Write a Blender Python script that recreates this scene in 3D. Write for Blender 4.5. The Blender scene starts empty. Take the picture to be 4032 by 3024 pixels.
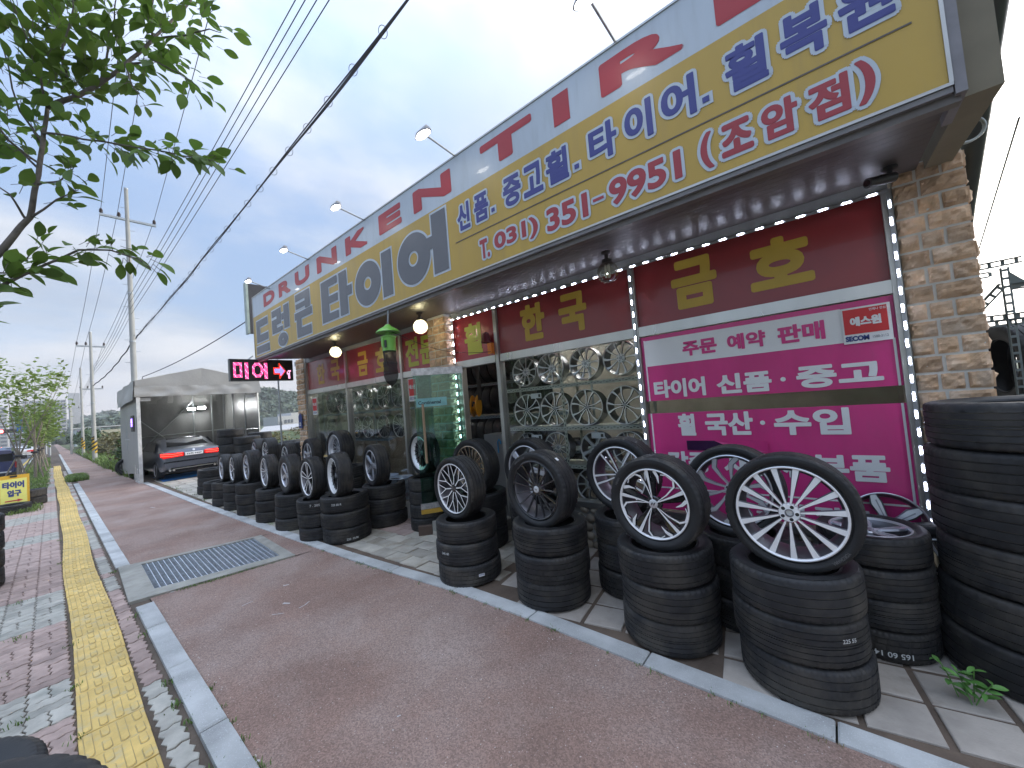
import bpy, math, random
from mathutils import Vector, Matrix, Euler, noise
R = math.radians
rnd = random.Random(7)
sc = bpy.context.scene
col = sc.collection

# ------------------------------------------------------------ camera
cd = bpy.data.cameras.new('camera'); cam = bpy.data.objects.new('camera', cd); col.objects.link(cam)
cd.sensor_fit = 'HORIZONTAL'; cd.sensor_width = 36.0; cd.lens = 13.524; cd.clip_start = 0.05; cd.clip_end = 2500
rot = Matrix(((0.76460421, 0.09173715, 0.63793785), (0.6389076, 0.02222415, -0.7689624), (-0.08472005, 0.99553522, -0.04161888)))
mw = rot.to_4x4(); mw.translation = Vector((0, 0, 1.85)); cam.matrix_world = mw
sc.camera = cam

# ------------------------------------------------------------ light
SUN_AZ, SUN_EL = 66.0, 13.0          # degrees, counter-clockwise from +X; behind the shop
sund = Vector((math.cos(R(SUN_AZ))*math.cos(R(SUN_EL)), math.sin(R(SUN_AZ))*math.cos(R(SUN_EL)), math.sin(R(SUN_EL))))
wd = bpy.data.worlds.new('World'); sc.world = wd; wd.use_nodes = True
nt = wd.node_tree; N = nt.nodes; L = nt.links
for n in list(N): N.remove(n)
def wn(t, **k):
    n = N.new(t)
    for a, b in k.items(): setattr(n, a, b)
    return n
out = wn('ShaderNodeOutputWorld'); bg = wn('ShaderNodeBackground'); bg.inputs[1].default_value = 0.1
L.new(bg.outputs[0], out.inputs[0])
sky = wn('ShaderNodeTexSky', sky_type='NISHITA'); sky.sun_disc = False; sky.sun_elevation = R(SUN_EL)
sky.sun_rotation = R(90 - SUN_AZ); sky.air_density = 1.0; sky.dust_density = 1.5
tc = wn('ShaderNodeTexCoord')
def wmath(op, a, b=None, c=None):
    n = wn('ShaderNodeMath', operation=op)
    for i, v in enumerate((a, b, c)):
        if v is None: continue
        if isinstance(v, (int, float)): n.inputs[i].default_value = v
        else: L.new(v, n.inputs[i])
    return n.outputs[0]
def wmix(f, a, b):
    n = wn('ShaderNodeMix', data_type='RGBA')
    for i, v in ((0, f), (6, a), (7, b)):
        if isinstance(v, (int, float)): n.inputs[i].default_value = v
        elif isinstance(v, tuple): n.inputs[i].default_value = v
        else: L.new(v, n.inputs[i])
    return n.outputs[2]
sep = wn('ShaderNodeSeparateXYZ'); L.new(tc.outputs['Generated'], sep.inputs[0])
z = wmath('MAXIMUM', sep.outputs[2], 0.0)
zz = wmath('ADD', z, 0.22)
cmb = wn('ShaderNodeCombineXYZ')
L.new(wmath('DIVIDE', sep.outputs[0], zz), cmb.inputs[0]); L.new(wmath('DIVIDE', sep.outputs[1], zz), cmb.inputs[1])
cl = wn('ShaderNodeTexNoise'); cl.inputs['Scale'].default_value = 0.75; cl.inputs['Detail'].default_value = 8; cl.inputs['Roughness'].default_value = 0.56
mp = wn('ShaderNodeMapping'); mp.inputs['Scale'].default_value = (1.0, 0.75, 1.0); mp.inputs['Location'].default_value = (3.3, 1.2, 0)
L.new(cmb.outputs[0], mp.inputs[0]); L.new(mp.outputs[0], cl.inputs['Vector'])
def wrange(v, a, b, c, d):
    n = wn('ShaderNodeMapRange', interpolation_type='SMOOTHSTEP'); L.new(v, n.inputs[0])
    for i, x in enumerate((a, b, c, d)): n.inputs[i+1].default_value = x
    return n.outputs[0]
cov = wrange(cl.outputs[0], 0.40, 0.58, 0.0, 1.0)
cl2 = wn('ShaderNodeTexNoise'); cl2.inputs['Scale'].default_value = 2.0; cl2.inputs['Detail'].default_value = 5
L.new(mp.outputs[0], cl2.inputs['Vector'])
# how close a direction is to the (veiled) sun
vd = wn('ShaderNodeVectorMath', operation='DOT_PRODUCT'); L.new(tc.outputs['Generated'], vd.inputs[0]); vd.inputs[1].default_value = sund
dt = wmath('MAXIMUM', vd.outputs['Value'], 0.0)
glow = wmath('ADD', wmath('MULTIPLY', wmath('POWER', dt, 3.5), 0.24), wmath('MULTIPLY', wmath('POWER', dt, 14.0), 1.7))
skyc = wmix(0.55, sky.outputs[0], (3.7, 5.0, 7.6, 1))
hor = wrange(z, 0.0, 0.22, 1.0, 0.0)
skyc = wmix(wmath('MULTIPLY', hor, 0.8), skyc, (5.9, 5.6, 5.7, 1))
cloud = wmix(wrange(cl2.outputs[0], 0.3, 0.7, 0.0, 1.0), (3.5, 3.9, 4.6, 1), (6.3, 6.3, 6.4, 1))
cloud = wmix(wmath('MULTIPLY', hor, 0.5), cloud, (6.1, 5.6, 5.4, 1))
full0 = wmix(wmath('MULTIPLY', cov, 0.75), skyc, cloud)
ov = wn('ShaderNodeVectorMath', operation='SCALE'); L.new(full0, ov.inputs[0]); L.new(wmath('MULTIPLY_ADD', wmath('POWER', z, 4.0), 2.3, 0.69), ov.inputs['Scale']); full = ov.outputs[0]   # overcast sky, brightest overhead; extra brightness added at the unseen zenith to light the ground
gl = wn('ShaderNodeVectorMath', operation='SCALE'); gl.inputs[0].default_value = (8.6, 8.5, 8.1); L.new(glow, gl.inputs['Scale'])
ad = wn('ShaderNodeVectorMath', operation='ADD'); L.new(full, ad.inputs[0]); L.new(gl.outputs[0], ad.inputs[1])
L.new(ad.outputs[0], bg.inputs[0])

sl = bpy.data.lights.new('sun', 'SUN'); sl.energy = 0.9; sl.angle = R(14); sl.color = (1, 0.93, 0.84)
so = bpy.data.objects.new('sun', sl); col.objects.link(so); so.rotation_euler = sund.to_track_quat('Z', 'Y').to_euler(); so.location = (0, 0, 20)
sc.view_settings.view_transform = 'Standard'; sc.view_settings.look = 'None'; sc.view_settings.gamma = 1
sc.view_settings.exposure = 1.18; sc.view_settings.use_curve_mapping = False
sc.cycles.use_denoising = True; sc.cycles.max_bounces = 7; sc.cycles.transparent_max_bounces = 12
sc.cycles.sample_clamp_indirect = 4.0; sc.cycles.caustics_reflective = False; sc.cycles.caustics_refractive = False

# ------------------------------------------------------------ helpers
class MB:
    def __init__(s): s.v = []; s.f = []; s.m = []
    def add(s, vs, fs, mi=0):
        o = len(s.v); s.v += [tuple(p) for p in vs]
        for f in fs: s.f.append(tuple(i + o for i in f)); s.m.append(mi)
    def merge(s, b, M=None, mi=None):
        o = len(s.v); s.v += [tuple(M @ Vector(p)) if M else p for p in b.v]
        for f, m in zip(b.f, b.m): s.f.append(tuple(i + o for i in f)); s.m.append(m if mi is None else mi)
    def box(s, x0, x1, y0, y1, z0, z1, mi=0):
        s.add([(x0,y0,z0),(x1,y0,z0),(x1,y1,z0),(x0,y1,z0),(x0,y0,z1),(x1,y0,z1),(x1,y1,z1),(x0,y1,z1)],
              [(0,3,2,1),(4,5,6,7),(0,1,5,4),(1,2,6,5),(2,3,7,6),(3,0,4,7)], mi)
    def prism(s, poly, z0, z1, mi=0, inset=0.0, bev=0.0):
        n = len(poly); vs = [(x, y, z0) for x, y in poly] + [(x, y, z1 - bev) for x, y in poly]
        fs = [tuple(range(n))[::-1]] + [(i, (i+1) % n, n + (i+1) % n, n + i) for i in range(n)]
        if bev:
            cx = sum(p[0] for p in poly)/n; cy = sum(p[1] for p in poly)/n
            top = []
            for x, y in poly:
                d = math.hypot(x-cx, y-cy) or 1; k = max(0, 1 - inset/d); top.append((cx + (x-cx)*k, cy + (y-cy)*k, z1))
            vs += top
            fs += [(n+i, n+(i+1) % n, 2*n+(i+1) % n, 2*n+i) for i in range(n)] + [tuple(range(2*n, 3*n))]
        else: fs.append(tuple(range(n, 2*n)))
        s.add(vs, fs, mi)
    def tube(s, pts, r, n=8, mi=0, r1=None, cap=True):
        pts = [Vector(p) for p in pts]; m = len(pts); vs = []; up = None
        for i, p in enumerate(pts):
            t = (pts[min(i+1, m-1)] - pts[max(i-1, 0)]).normalized()
            if up is None:
                up = Vector((0,0,1)) if abs(t.z) < 0.9 else Vector((1,0,0))
            a = t.cross(up).normalized(); b = a.cross(t).normalized(); up = b
            rr = r if r1 is None else r + (r1 - r)*i/(m-1)
            vs += [p + a*math.cos(2*math.pi*k/n)*rr + b*math.sin(2*math.pi*k/n)*rr for k in range(n)]
        fs = [(i*n+k, i*n+(k+1) % n, (i+1)*n+(k+1) % n, (i+1)*n+k) for i in range(m-1) for k in range(n)]
        if cap: fs += [tuple(range(n))[::-1], tuple(range((m-1)*n, m*n))]
        s.add(vs, fs, mi)
    def lathe(s, prof, n=32, mi=0, closed=False, mis=None, wob=None):
        m = len(prof); vs = []
        for k in range(n):
            a = 2*math.pi*k/n; ca, sa = math.cos(a), math.sin(a)
            for i, (r, zz_) in enumerate(prof):
                if wob: r = wob(r, i, k)
                vs.append((r*ca, r*sa, zz_))
        o = len(s.v); s.v += vs
        for k in range(n):
            k2 = (k+1) % n
            for i in range(m if closed else m-1):
                j = (i+1) % m
                s.f.append((o+k*m+i, o+k2*m+i, o+k2*m+j, o+k*m+j)); s.m.append(mis[i] if mis else mi)
    def quad(s, a, b, c, d, mi=0): s.add([a, b, c, d], [(0,1,2,3)], mi)

def build(name, mb, mats, parent=None, smooth=False, loc=None, rot=None, mesh=None, fix=False, **pr):
    if mesh is None:
        mesh = bpy.data.meshes.new(name); mesh.from_pydata(mb.v, [], mb.f)
        if not isinstance(mats, (list, tuple)): mats = [mats]
        for m in mats: mesh.materials.append(m)
        if any(mb.m): mesh.polygons.foreach_set('material_index', mb.m)
        if smooth:
            mesh.polygons.foreach_set('use_smooth', [True]*len(mb.f))
            if smooth is not True: mesh.set_sharp_from_angle(angle=R(smooth))
        if fix:
            import bmesh
            b = bmesh.new(); b.from_mesh(mesh); bmesh.ops.recalc_face_normals(b, faces=b.faces); b.to_mesh(mesh); b.free()
        mesh.update()
    o = bpy.data.objects.new(name, mesh); col.objects.link(o)
    if parent is not None: o.parent = parent
    if loc: o.location = loc
    if rot: o.rotation_euler = rot
    for k, v in pr.items():
        if v: o[k if k != 'cat' else 'category'] = v
    return o
def thing(name, label, cat, loc=(0,0,0), rot=(0,0,0), group=None):
    o = bpy.data.objects.new(name, None); col.objects.link(o); o.location = loc; o.rotation_euler = rot
    o.empty_display_size = 0.1; o['label'] = label; o['category'] = cat
    if group: o['group'] = group
    return o
def struct(name, mb=None, mats=None, **k):
    if mb is None: o = bpy.data.objects.new(name, None); col.objects.link(o)
    else: o = build(name, mb, mats, **k)
    o['kind'] = 'structure'; return o
def kids(o): return [c for c in bpy.data.objects if c.parent == o]
def copytree(o, loc=None, rot=None, label=None, group=None, scale=None, parent=None, ch=None):
    c = o.copy(); col.objects.link(c)
    if parent is not None: c.parent = parent
    if loc is not None: c.location = loc
    if rot is not None: c.rotation_euler = rot
    if scale is not None: c.scale = scale
    if label: c['label'] = label
    if group: c['group'] = group
    for k in o.children: copytree(k, parent=c)
    return c

# ------------------------------------------------------------ materials
def mat(name, c, rough=0.6, metal=0.0, var=0.18, vs=6.0, bump=0.0, bs=90.0, emis=None, es=0.0, rand=0.0, coord='Object',
        c2=None, c2s=3.0, c2t=(0.5, 0.65), coat=0.0, stretch=(1,1,1), spec=0.5, rvar=0.0, speck=None, alpha=None, sss=0):
    m = bpy.data.materials.new(name); m.use_nodes = True; t = m.node_tree; n = t.nodes; l = t.links
    b = n['Principled BSDF']; b.inputs['Roughness'].default_value = rough; b.inputs['Metallic'].default_value = metal
    b.inputs['Specular IOR Level'].default_value = spec; b.inputs['Coat Weight'].default_value = coat
    if coord == 'World': g = n.new('ShaderNodeNewGeometry'); src = g.outputs['Position']
    else: g = n.new('ShaderNodeTexCoord'); src = g.outputs[coord]
    mpn = n.new('ShaderNodeMapping'); mpn.inputs['Scale'].default_value = stretch; l.new(src, mpn.inputs[0]); src = mpn.outputs[0]
    oi = n.new('ShaderNodeObjectInfo')
    if coord == 'Object':
        va = n.new('ShaderNodeVectorMath'); va.operation = 'MULTIPLY_ADD'; l.new(oi.outputs['Random'], va.inputs[0]); va.inputs[1].default_value = (37, 17, 23); l.new(src, va.inputs[2]); src = va.outputs[0]
    def noise_(scale, det=4, ro=0.55):
        q = n.new('ShaderNodeTexNoise'); q.inputs['Scale'].default_value = scale; q.inputs['Detail'].default_value = det; q.inputs['Roughness'].default_value = ro
        l.new(src, q.inputs['Vector']); return q.outputs[0]
    def mr(v, a, b_, c_, d):
        q = n.new('ShaderNodeMapRange'); l.new(v, q.inputs[0])
        for i, x in enumerate((a, b_, c_, d)): q.inputs[i+1].default_value = x
        return q.outputs[0]
    def mx(f, a, b_):
        q = n.new('ShaderNodeMix'); q.data_type = 'RGBA'
        for i, v in ((0, f), (6, a), (7, b_)):
            if isinstance(v, (int, float)): q.inputs[i].default_value = v
            elif isinstance(v, tuple): q.inputs[i].default_value = (*v[:3], 1)
            else: l.new(v, q.inputs[i])
        return q.outputs[2]
    nv = noise_(vs)
    cur = mx(mr(nv, 0.3, 0.7, 0, 1), tuple(x*(1-var) for x in c), tuple(min(1, x*(1+var)) for x in c))
    if c2: cur = mx(mr(noise_(c2s, 5, 0.6), c2t[0], c2t[1], 0, 1), cur, c2)
    if speck:
        sn = noise_(speck[0], 2, 0.5); cur = mx(mr(sn, speck[1], speck[1]+0.06, 0, 1), cur, speck[2])
    if rand:
        h = n.new('ShaderNodeHueSaturation'); l.new(cur, h.inputs['Color']); l.new(mr(oi.outputs['Random'], 0, 1, 1-rand, 1+rand), h.inputs['Value']); cur = h.outputs[0]
    l.new(cur, b.inputs['Base Color'])
    if rvar: l.new(mr(noise_(vs*2.3), 0.3, 0.7, max(0.02, rough-rvar), min(1, rough+rvar)), b.inputs['Roughness'])
    if bump:
        bp = n.new('ShaderNodeBump'); bp.inputs['Strength'].default_value = 1.0; bp.inputs['Distance'].default_value = bump
        l.new(noise_(bs, 5, 0.65), bp.inputs['Height']); l.new(bp.outputs[0], b.inputs['Normal'])
    if emis: b.inputs['Emission Color'].default_value = (*emis, 1); b.inputs['Emission Strength'].default_value = es
    if alpha is not None: b.inputs['Alpha'].default_value = alpha
    return m
def glass(name, tint, mirror=0.0, rough=0.0):
    m = bpy.data.materials.new(name); m.use_nodes = True; t = m.node_tree; n = t.nodes; l = t.links
    for q in list(n): n.remove(q)
    o = n.new('ShaderNodeOutputMaterial'); tr = n.new('ShaderNodeBsdfTransparent'); tr.inputs[0].default_value = (*tint, 1)
    g = n.new('ShaderNodeBsdfGlossy'); g.inputs['Roughness'].default_value = rough
    fr = n.new('ShaderNodeFresnel'); fr.inputs[0].default_value = 1.5
    a = n.new('ShaderNodeMath'); a.operation = 'MULTIPLY_ADD'; a.inputs[1].default_value = 0.45; a.inputs[2].default_value = mirror; a.use_clamp = True
    mxs = n.new('ShaderNodeMixShader'); l.new(fr.outputs[0], a.inputs[0]); l.new(a.outputs[0], mxs.inputs[0])
    l.new(tr.outputs[0], mxs.inputs[1]); l.new(g.outputs[0], mxs.inputs[2]); l.new(mxs.outputs[0], o.inputs[0])
    return m
def emit(name, c, s): return mat(name, c, emis=c, es=s, var=0)

rubber = mat('tyre_rubber', (0.018, 0.0185, 0.02), rough=0.6, var=0.35, vs=9, c2=(0.055, 0.050, 0.043), c2s=4, c2t=(0.46, 0.66), bump=0.0012, bs=120, rand=0.25, spec=0.4)
rubber_side = mat('tyre_sidewall', (0.012, 0.0125, 0.0135), rough=0.55, var=0.3, vs=12, bump=0.0006, bs=200, rand=0.25, spec=0.45)
groove = mat('tyre_groove_dust', (0.075, 0.068, 0.056), rough=0.95, var=0.5, vs=7, rand=0.6)
machined = mat('machined_alloy', (0.90, 0.90, 0.90), rough=0.40, metal=0.35, var=0.04, rvar=0.05)
silver = mat('silver_wheel_paint', (0.66, 0.67, 0.70), rough=0.32, metal=0.6, var=0.06, coat=0.5)
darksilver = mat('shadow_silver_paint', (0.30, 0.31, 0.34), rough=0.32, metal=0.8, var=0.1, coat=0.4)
gblack = mat('gloss_black_paint', (0.012, 0.012, 0.014), rough=0.12, var=0.1, coat=1.0)
bronze = mat('bronze_alloy', (0.42, 0.34, 0.24), rough=0.25, metal=1, var=0.1)
barrelm = mat('wheel_barrel_alloy', (0.20, 0.20, 0.22), rough=0.4, metal=0.9, var=0.2)
holem = mat('lug_hole_dark', (0.015, 0.015, 0.016), rough=0.5, var=0)
whitep = mat('white_plastic', (0.75, 0.76, 0.78), rough=0.5, var=0.04)
plastic_film = mat('protective_film', (0.5, 0.52, 0.55), rough=0.3, var=0.3, vs=20)
steel = mat('brushed_steel', (0.62, 0.61, 0.58), rough=0.3, metal=0.9, var=0.10, vs=3, rvar=0.04, stretch=(1,1,.15))
galv = mat('galvanised_steel', (0.42, 0.45, 0.47), rough=0.45, metal=0.7, var=0.2, vs=20)
blackm = mat('black_metal', (0.02, 0.02, 0.022), rough=0.45, var=0.2)
greym = mat('grey_paint', (0.30, 0.31, 0.31), rough=0.5, var=0.1)
concrete = mat('concrete', (0.34, 0.33, 0.29), rough=0.9, var=0.22, vs=5, bump=0.003, bs=60, c2=(0.22, 0.22, 0.19), c2s=2.5, coord='World')
granite = mat('granite_kerb', (0.44, 0.45, 0.44), rough=0.85, var=0.25, vs=3, bump=0.003, bs=70, rand=0.12, speck=(160, 0.62, (0.6, 0.62, 0.64)), coord='World')
# ------------------------------------------------------------ ground, road, pavements
soil = mat('bare_soil', (0.11, 0.085, 0.065), rough=1, var=0.35, vs=2, bump=0.01, bs=30, coord='World')
grassg = mat('rough_grass_ground', (0.07, 0.10, 0.035), rough=1, var=0.4, vs=0.6, bump=0.03, bs=6, coord='World', c2=(0.14, 0.12, 0.07), c2s=0.15)
asphalt = mat('grey_asphalt', (0.15, 0.155, 0.165), rough=0.85, var=0.15, vs=1.5, bump=0.003, bs=120, coord='World')
redasph = mat('red_asphalt', (0.25, 0.163, 0.130), rough=0.88, var=0.16, vs=1.3, bump=0.004, bs=110, coord='World',
              c2=(0.33, 0.255, 0.22), c2s=0.9, c2t=(0.42, 0.7), speck=(75, 0.67, (0.5, 0.45, 0.42)))
def _asph(m):
    # grain of the aggregate
    t = m.node_tree; n = t.nodes; l = t.links; b = n['Principled BSDF']; src = b.inputs['Base Color'].links[0].from_socket
    g = n.new('ShaderNodeNewGeometry'); v = n.new('ShaderNodeTexVoronoi'); v.inputs['Scale'].default_value = 130; l.new(g.outputs['Position'], v.inputs['Vector'])
    bw = n.new('ShaderNodeSeparateColor'); l.new(v.outputs['Color'], bw.inputs[0])
    r_ = n.new('ShaderNodeMapRange'); l.new(bw.outputs[0], r_.inputs[0]); r_.inputs[3].default_value = 0.72; r_.inputs[4].default_value = 1.3
    h = n.new('ShaderNodeHueSaturation'); l.new(src, h.inputs['Color']); l.new(r_.outputs[0], h.inputs['Value']); l.new(h.outputs[0], b.inputs['Base Color'])
_asph(redasph); _asph(asphalt)
yellowl = mat('yellow_road_paint', (0.6, 0.42, 0.08), rough=0.7, var=0.15, coord='World')
whitel = mat('white_road_paint', (0.6, 0.6, 0.58), rough=0.7, var=0.15, coord='World')
g = MB(); g.quad((-900,-900,-0.32),(900,-900,-0.32),(900,900,-0.32),(-900,900,-0.32)); struct('ground', g, grassg)
g = MB(); g.box(-700, 60, -15, -1.3, -0.35, -0.13); road = struct('road', g, asphalt)
def line(name, x0, x1, y0, y1, m, z=-0.126): q = MB(); q.box(x0, x1, y0, y1, z-0.02, z); return build(name, q, m, road)
line('edge_line', -300, 60, -1.62, -1.48, yellowl)
for k in range(22): line('lane_dash', -10-8*k-3, -10-8*k, -4.85, -4.72, whitel)
for k in range(6): line('crossing_bar', -62, -58, -2.4-k*1.0, -1.95-k*1.0, whitel)
line('centre_line', -300, 60, -8.3, -8.15, yellowl)
g = MB(); g.box(-700, 60, -1.15, 0.66, -0.34, -0.012); sidewalk = struct('sidewalk', g, soil)
# roadside kerb
kst = MB(); kst.prism([(0,0),(0.985,0),(0.985,0.15),(0,0.15)], -0.3, 0.0, 0, 0.02, 0.01)
kerbs = struct('kerb'); mesh_k = None
for k in range(90):
    o = build('kerb_stone', kst, granite, kerbs, mesh=mesh_k, loc=(1 - k, -1.3, rnd.uniform(-0.004, 0.003))); mesh_k = o.data
# interlocking pavers in zigzag outline, laid in basket weave
def zig(Lx, Wy, gap=0.004, a=0.009):
    lx, wy = Lx/2 - gap, Wy/2 - gap; p = []
    def side(x0, y0, x1, y1, n, ph):
        nx, ny = (y1-y0), -(x1-x0); d = math.hypot(nx, ny); nx /= d; ny /= d
        for i in range(n):
            t = i/n; s = a*(1 if (i + ph) % 2 else -1) if 0 < i else 0
            p.append((x0+(x1-x0)*t + nx*s, y0+(y1-y0)*t + ny*s))
    side(-lx, -wy, lx, -wy, 5, 0); side(lx, -wy, lx, wy, 3, 0); side(lx, wy, -lx, wy, 5, 0); side(-lx, wy, -lx, -wy, 3, 0)
    return p
pred = mat('red_block_paver', (0.37, 0.275, 0.24), rough=0.9, var=0.2, vs=7, bump=0.002, bs=90, rand=0.16, c2=(0.22, 0.17, 0.15), c2s=5, c2t=(0.5, 0.8))
pgry = mat('grey_block_paver', (0.375, 0.36, 0.315), rough=0.9, var=0.2, vs=7, bump=0.002, bs=90, rand=0.14, c2=(0.22, 0.23, 0.2), c2s=5, c2t=(0.5, 0.8))
CELL = 0.212
def band(x):
    if x > -5.15: return 1 if (x > -3.3 or -4.1 > x > -4.75) else 0
    for a, b in ((-7.4, -6.3), (-12.2, -11.3), (-15.5, -14.3)):
        if a < x < b: return 1
    if x < -18.3: return int(x/1.4) % 2
    return 0
pm = MB(); pm.prism(zig(CELL, CELL/2), -0.05, 0, 0, 0.006, 0.004)
meshes = {}
rest = [MB(), MB()]
cells = []
for i in range(0, 190):
    for j in range(0, 6):
        cells.append((1.2 - CELL*i - CELL/2, 0.06 - CELL*j - CELL/2, (i + j) % 2))
cnt = 0
for (x, y, o_) in cells:
    near = x > -9.2 and y > -0.8 and x < -1.9
    for s in (-1, 1):
        px, py = (x, y + s*CELL/4) if o_ else (x + s*CELL/4, y)
        zt = rnd.uniform(-0.004, 0.001); rz = (0 if o_ else math.pi/2) + rnd.uniform(-0.012, 0.012)
        c_ = band(x)
        if near and cnt < 285:
            if c_ not in meshes:
                meshes[c_] = build('paver', pm, (pred, pgry)[c_], sidewalk, loc=(px, py, zt), rot=(rnd.uniform(-.01,.01), rnd.uniform(-.01,.01), rz)).data
            else: build('paver', None, None, sidewalk, mesh=meshes[c_], loc=(px, py, zt), rot=(rnd.uniform(-.01,.01), rnd.uniform(-.01,.01), rz))
            cnt += 1
        else: rest[c_].merge(pm, Matrix.Translation((px, py, zt)) @ Matrix.Rotation(rz, 4, 'Z'))
for c_ in (0, 1): build('pavers', rest[c_], (pred, pgry)[c_], sidewalk, kind='stuff')
# single course of pavers between the yellow tiles and the kerb
sm = MB(); sm.prism(zig(0.222, 0.112, 0.004, 0.011), -0.05, 0, 0, 0.006, 0.004)
ms = {}
srest = [MB(), MB()]
for i in range(0, 150):
    x = 0.6 - 0.227*i
    c_ = 1 if (x > -3.95 or -7.6 > x > -8.4 or -10.2 > x > -11) else (0 if x > -6.2 else (i//3) % 2)
    if i < 60:
        o = build('narrow_paver', sm, (pred, pgry)[c_], sidewalk, mesh=ms.get(c_), loc=(x, 0.44+rnd.uniform(-.004,.004), rnd.uniform(-.006, 0)), rot=(0,0,rnd.uniform(-.03,.03)))
        ms[c_] = o.data
    else: srest[c_].merge(sm, Matrix.Translation((x, 0.44, -0.003)))
for c_ in (0, 1): build('narrow_pavers', srest[c_], (pred, pgry)[c_], sidewalk, kind='stuff')
# yellow tactile guide tiles
tact = mat('yellow_tactile_tile', (0.64, 0.455, 0.15), rough=0.8, var=0.14, vs=9, bump=0.0015, bs=80, rand=0.13, c2=(0.5, 0.42, 0.24), c2s=11, c2t=(0.52, 0.72))
tactg = mat('tile_groove_dirt', (0.44, 0.34, 0.16), rough=1, var=0.2)
tm = MB(); tm.prism([(-.1475,-.1475),(.1475,-.1475),(.1475,.1475),(-.1475,.1475)], -0.05, 0.004, 0, 0.004, 0.003)
def bar(cx, cy, lx, wy):
    p = []
    for k in range(12):
        a = 2*math.pi*k/12; p.append((cx + (lx/2-wy/2)*(1 if math.cos(a) > 0 else -1) + wy/2*math.cos(a), cy + wy/2*math.sin(a)))
    q = [(cx+(x-cx)*1.0 + (0.006 if x > cx else -0.006), cy + (y-cy)*1.24) for x, y in p]
    tm.prism(q, 0.003, 0.0048, 1); tm.prism(p, 0.003, 0.0105, 0, 0.004, 0.003)
for k, cy in enumerate((-0.108, -0.036, 0.036, 0.108)):
    if k % 2 == 0: bar(0.0, cy, 0.27, 0.037)
    else: bar(-0.08, cy, 0.112, 0.037); bar(0.08, cy, 0.112, 0.037)
mt = None
for k in range(140):
    x = 0.9 - 0.3*k
    o = build('tactile_tile', tm, [tact, tactg], sidewalk, mesh=mt, loc=(x, 0.222+0.012*math.sin(k*0.35)+(0.03*math.sin((k-30)*.06) if k > 30 else 0), rnd.uniform(-0.003, 0.004)), rot=(rnd.uniform(-.012,.012), rnd.uniform(-.012,.012), rnd.uniform(-.015,.015)))
    mt = o.data
# kerb beside the red path
kst2 = MB(); kst2.prism([(0,0),(0.99,0),(0.99,0.14),(0,0.14)], -0.2, 0.018, 0, 0.012, 0.008)
mesh_k2 = None
for a, b in ((1.9, -5.82), (-7.76, -23.4), (-30, -70)):
    x = a
    while x > b + 0.5:
        ln = min(1.0, x - b)
        o = build('kerb_stone', kst2, granite, kerbs, mesh=mesh_k2, loc=(x-ln, 0.53, rnd.uniform(-.005,.003))); mesh_k2 = o.data; o.scale[0] = ln; x -= ln
# red asphalt path between the kerbs
KR = [(3.0, 2.55), (1.2, 2.49), (-0.2, 2.48), (-0.9, 2.49), (-1.75, 2.53), (-3.0, 2.53), (-4.7, 2.40), (-7.8, 2.29), (-11.5, 2.19), (-19.6, 2.06), (-26, 1.98), (-60, 1.75), (-120, 1.6)]
def kry(x):
    for (a, ya), (b, yb) in zip(KR, KR[1:]):
        if b <= x <= a: return yb + (ya-yb)*(x-b)/(a-b)
    return KR[0][1] if x > 3 else KR[-1][1]
g = MB()
xs = [3.0] + [p[0] for p in KR[1:]]
for seg in ([x for x in xs if x > -5.8], [x for x in xs if x < -7.3]):
    lo = [(x, 0.665) for x in seg]; hi = [(x, kry(x)+0.002) for x in seg]
    if seg[0] > 0: lo.append((-6.02, 0.665)); hi.append((-5.74, kry(-5.74)+.002))
    else: lo.insert(0, (-7.73, 0.665)); hi.insert(0, (-7.29, kry(-7.29)+.002))
    n_ = len(lo); g.add([(*p, 0.0) for p in lo + hi], [(i+1, i, n_+i, n_+i+1) for i in range(n_-1)])
g.add([(-7.30, 2.135, 0), (-5.75, 2.065, 0), (-5.74, kry(-5.74)+.002, 0), (-7.29, kry(-7.29)+.002, 0)], [(0,1,2,3)])
g.add([(-400, 0.2, -0.003), (-120, 0.665, -0.003), (-120, 1.6, -0.003), (-400, 1.2, -0.003)], [(0,1,2,3)])
path = struct('path', g, redasph)
grit = mat('pale_grit', (.50,.46,.42), rough=.9, rand=.3, var=.3, vs=60); q = MB()
for _ in range(420):
    x = rnd.uniform(-9, .9); y = rnd.choice((rnd.uniform(.70, 2.4), rnd.gauss(2.40, .05), rnd.gauss(.71, .03))); y = max(.69, min(kry(x)-.02, y))
    if -7.8 < x < -5.7: continue
    s = rnd.uniform(.0015, .0045); q.add([(x-s,y-s*.6,.0008),(x+s,y-s,.0008),(x+s*.8,y+s,.0008),(x-s*.7,y+s*.8,.0008),(x,y,s+.001)],[(0,1,4),(1,2,4),(2,3,4),(3,0,4)])
build('grit', q, grit, kind='stuff', label='small pale grit and pebbles scattered on the red path')
chalk = mat('scuff_mark', (0.5, 0.47, 0.46), rough=0.9, var=0.2)
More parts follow.
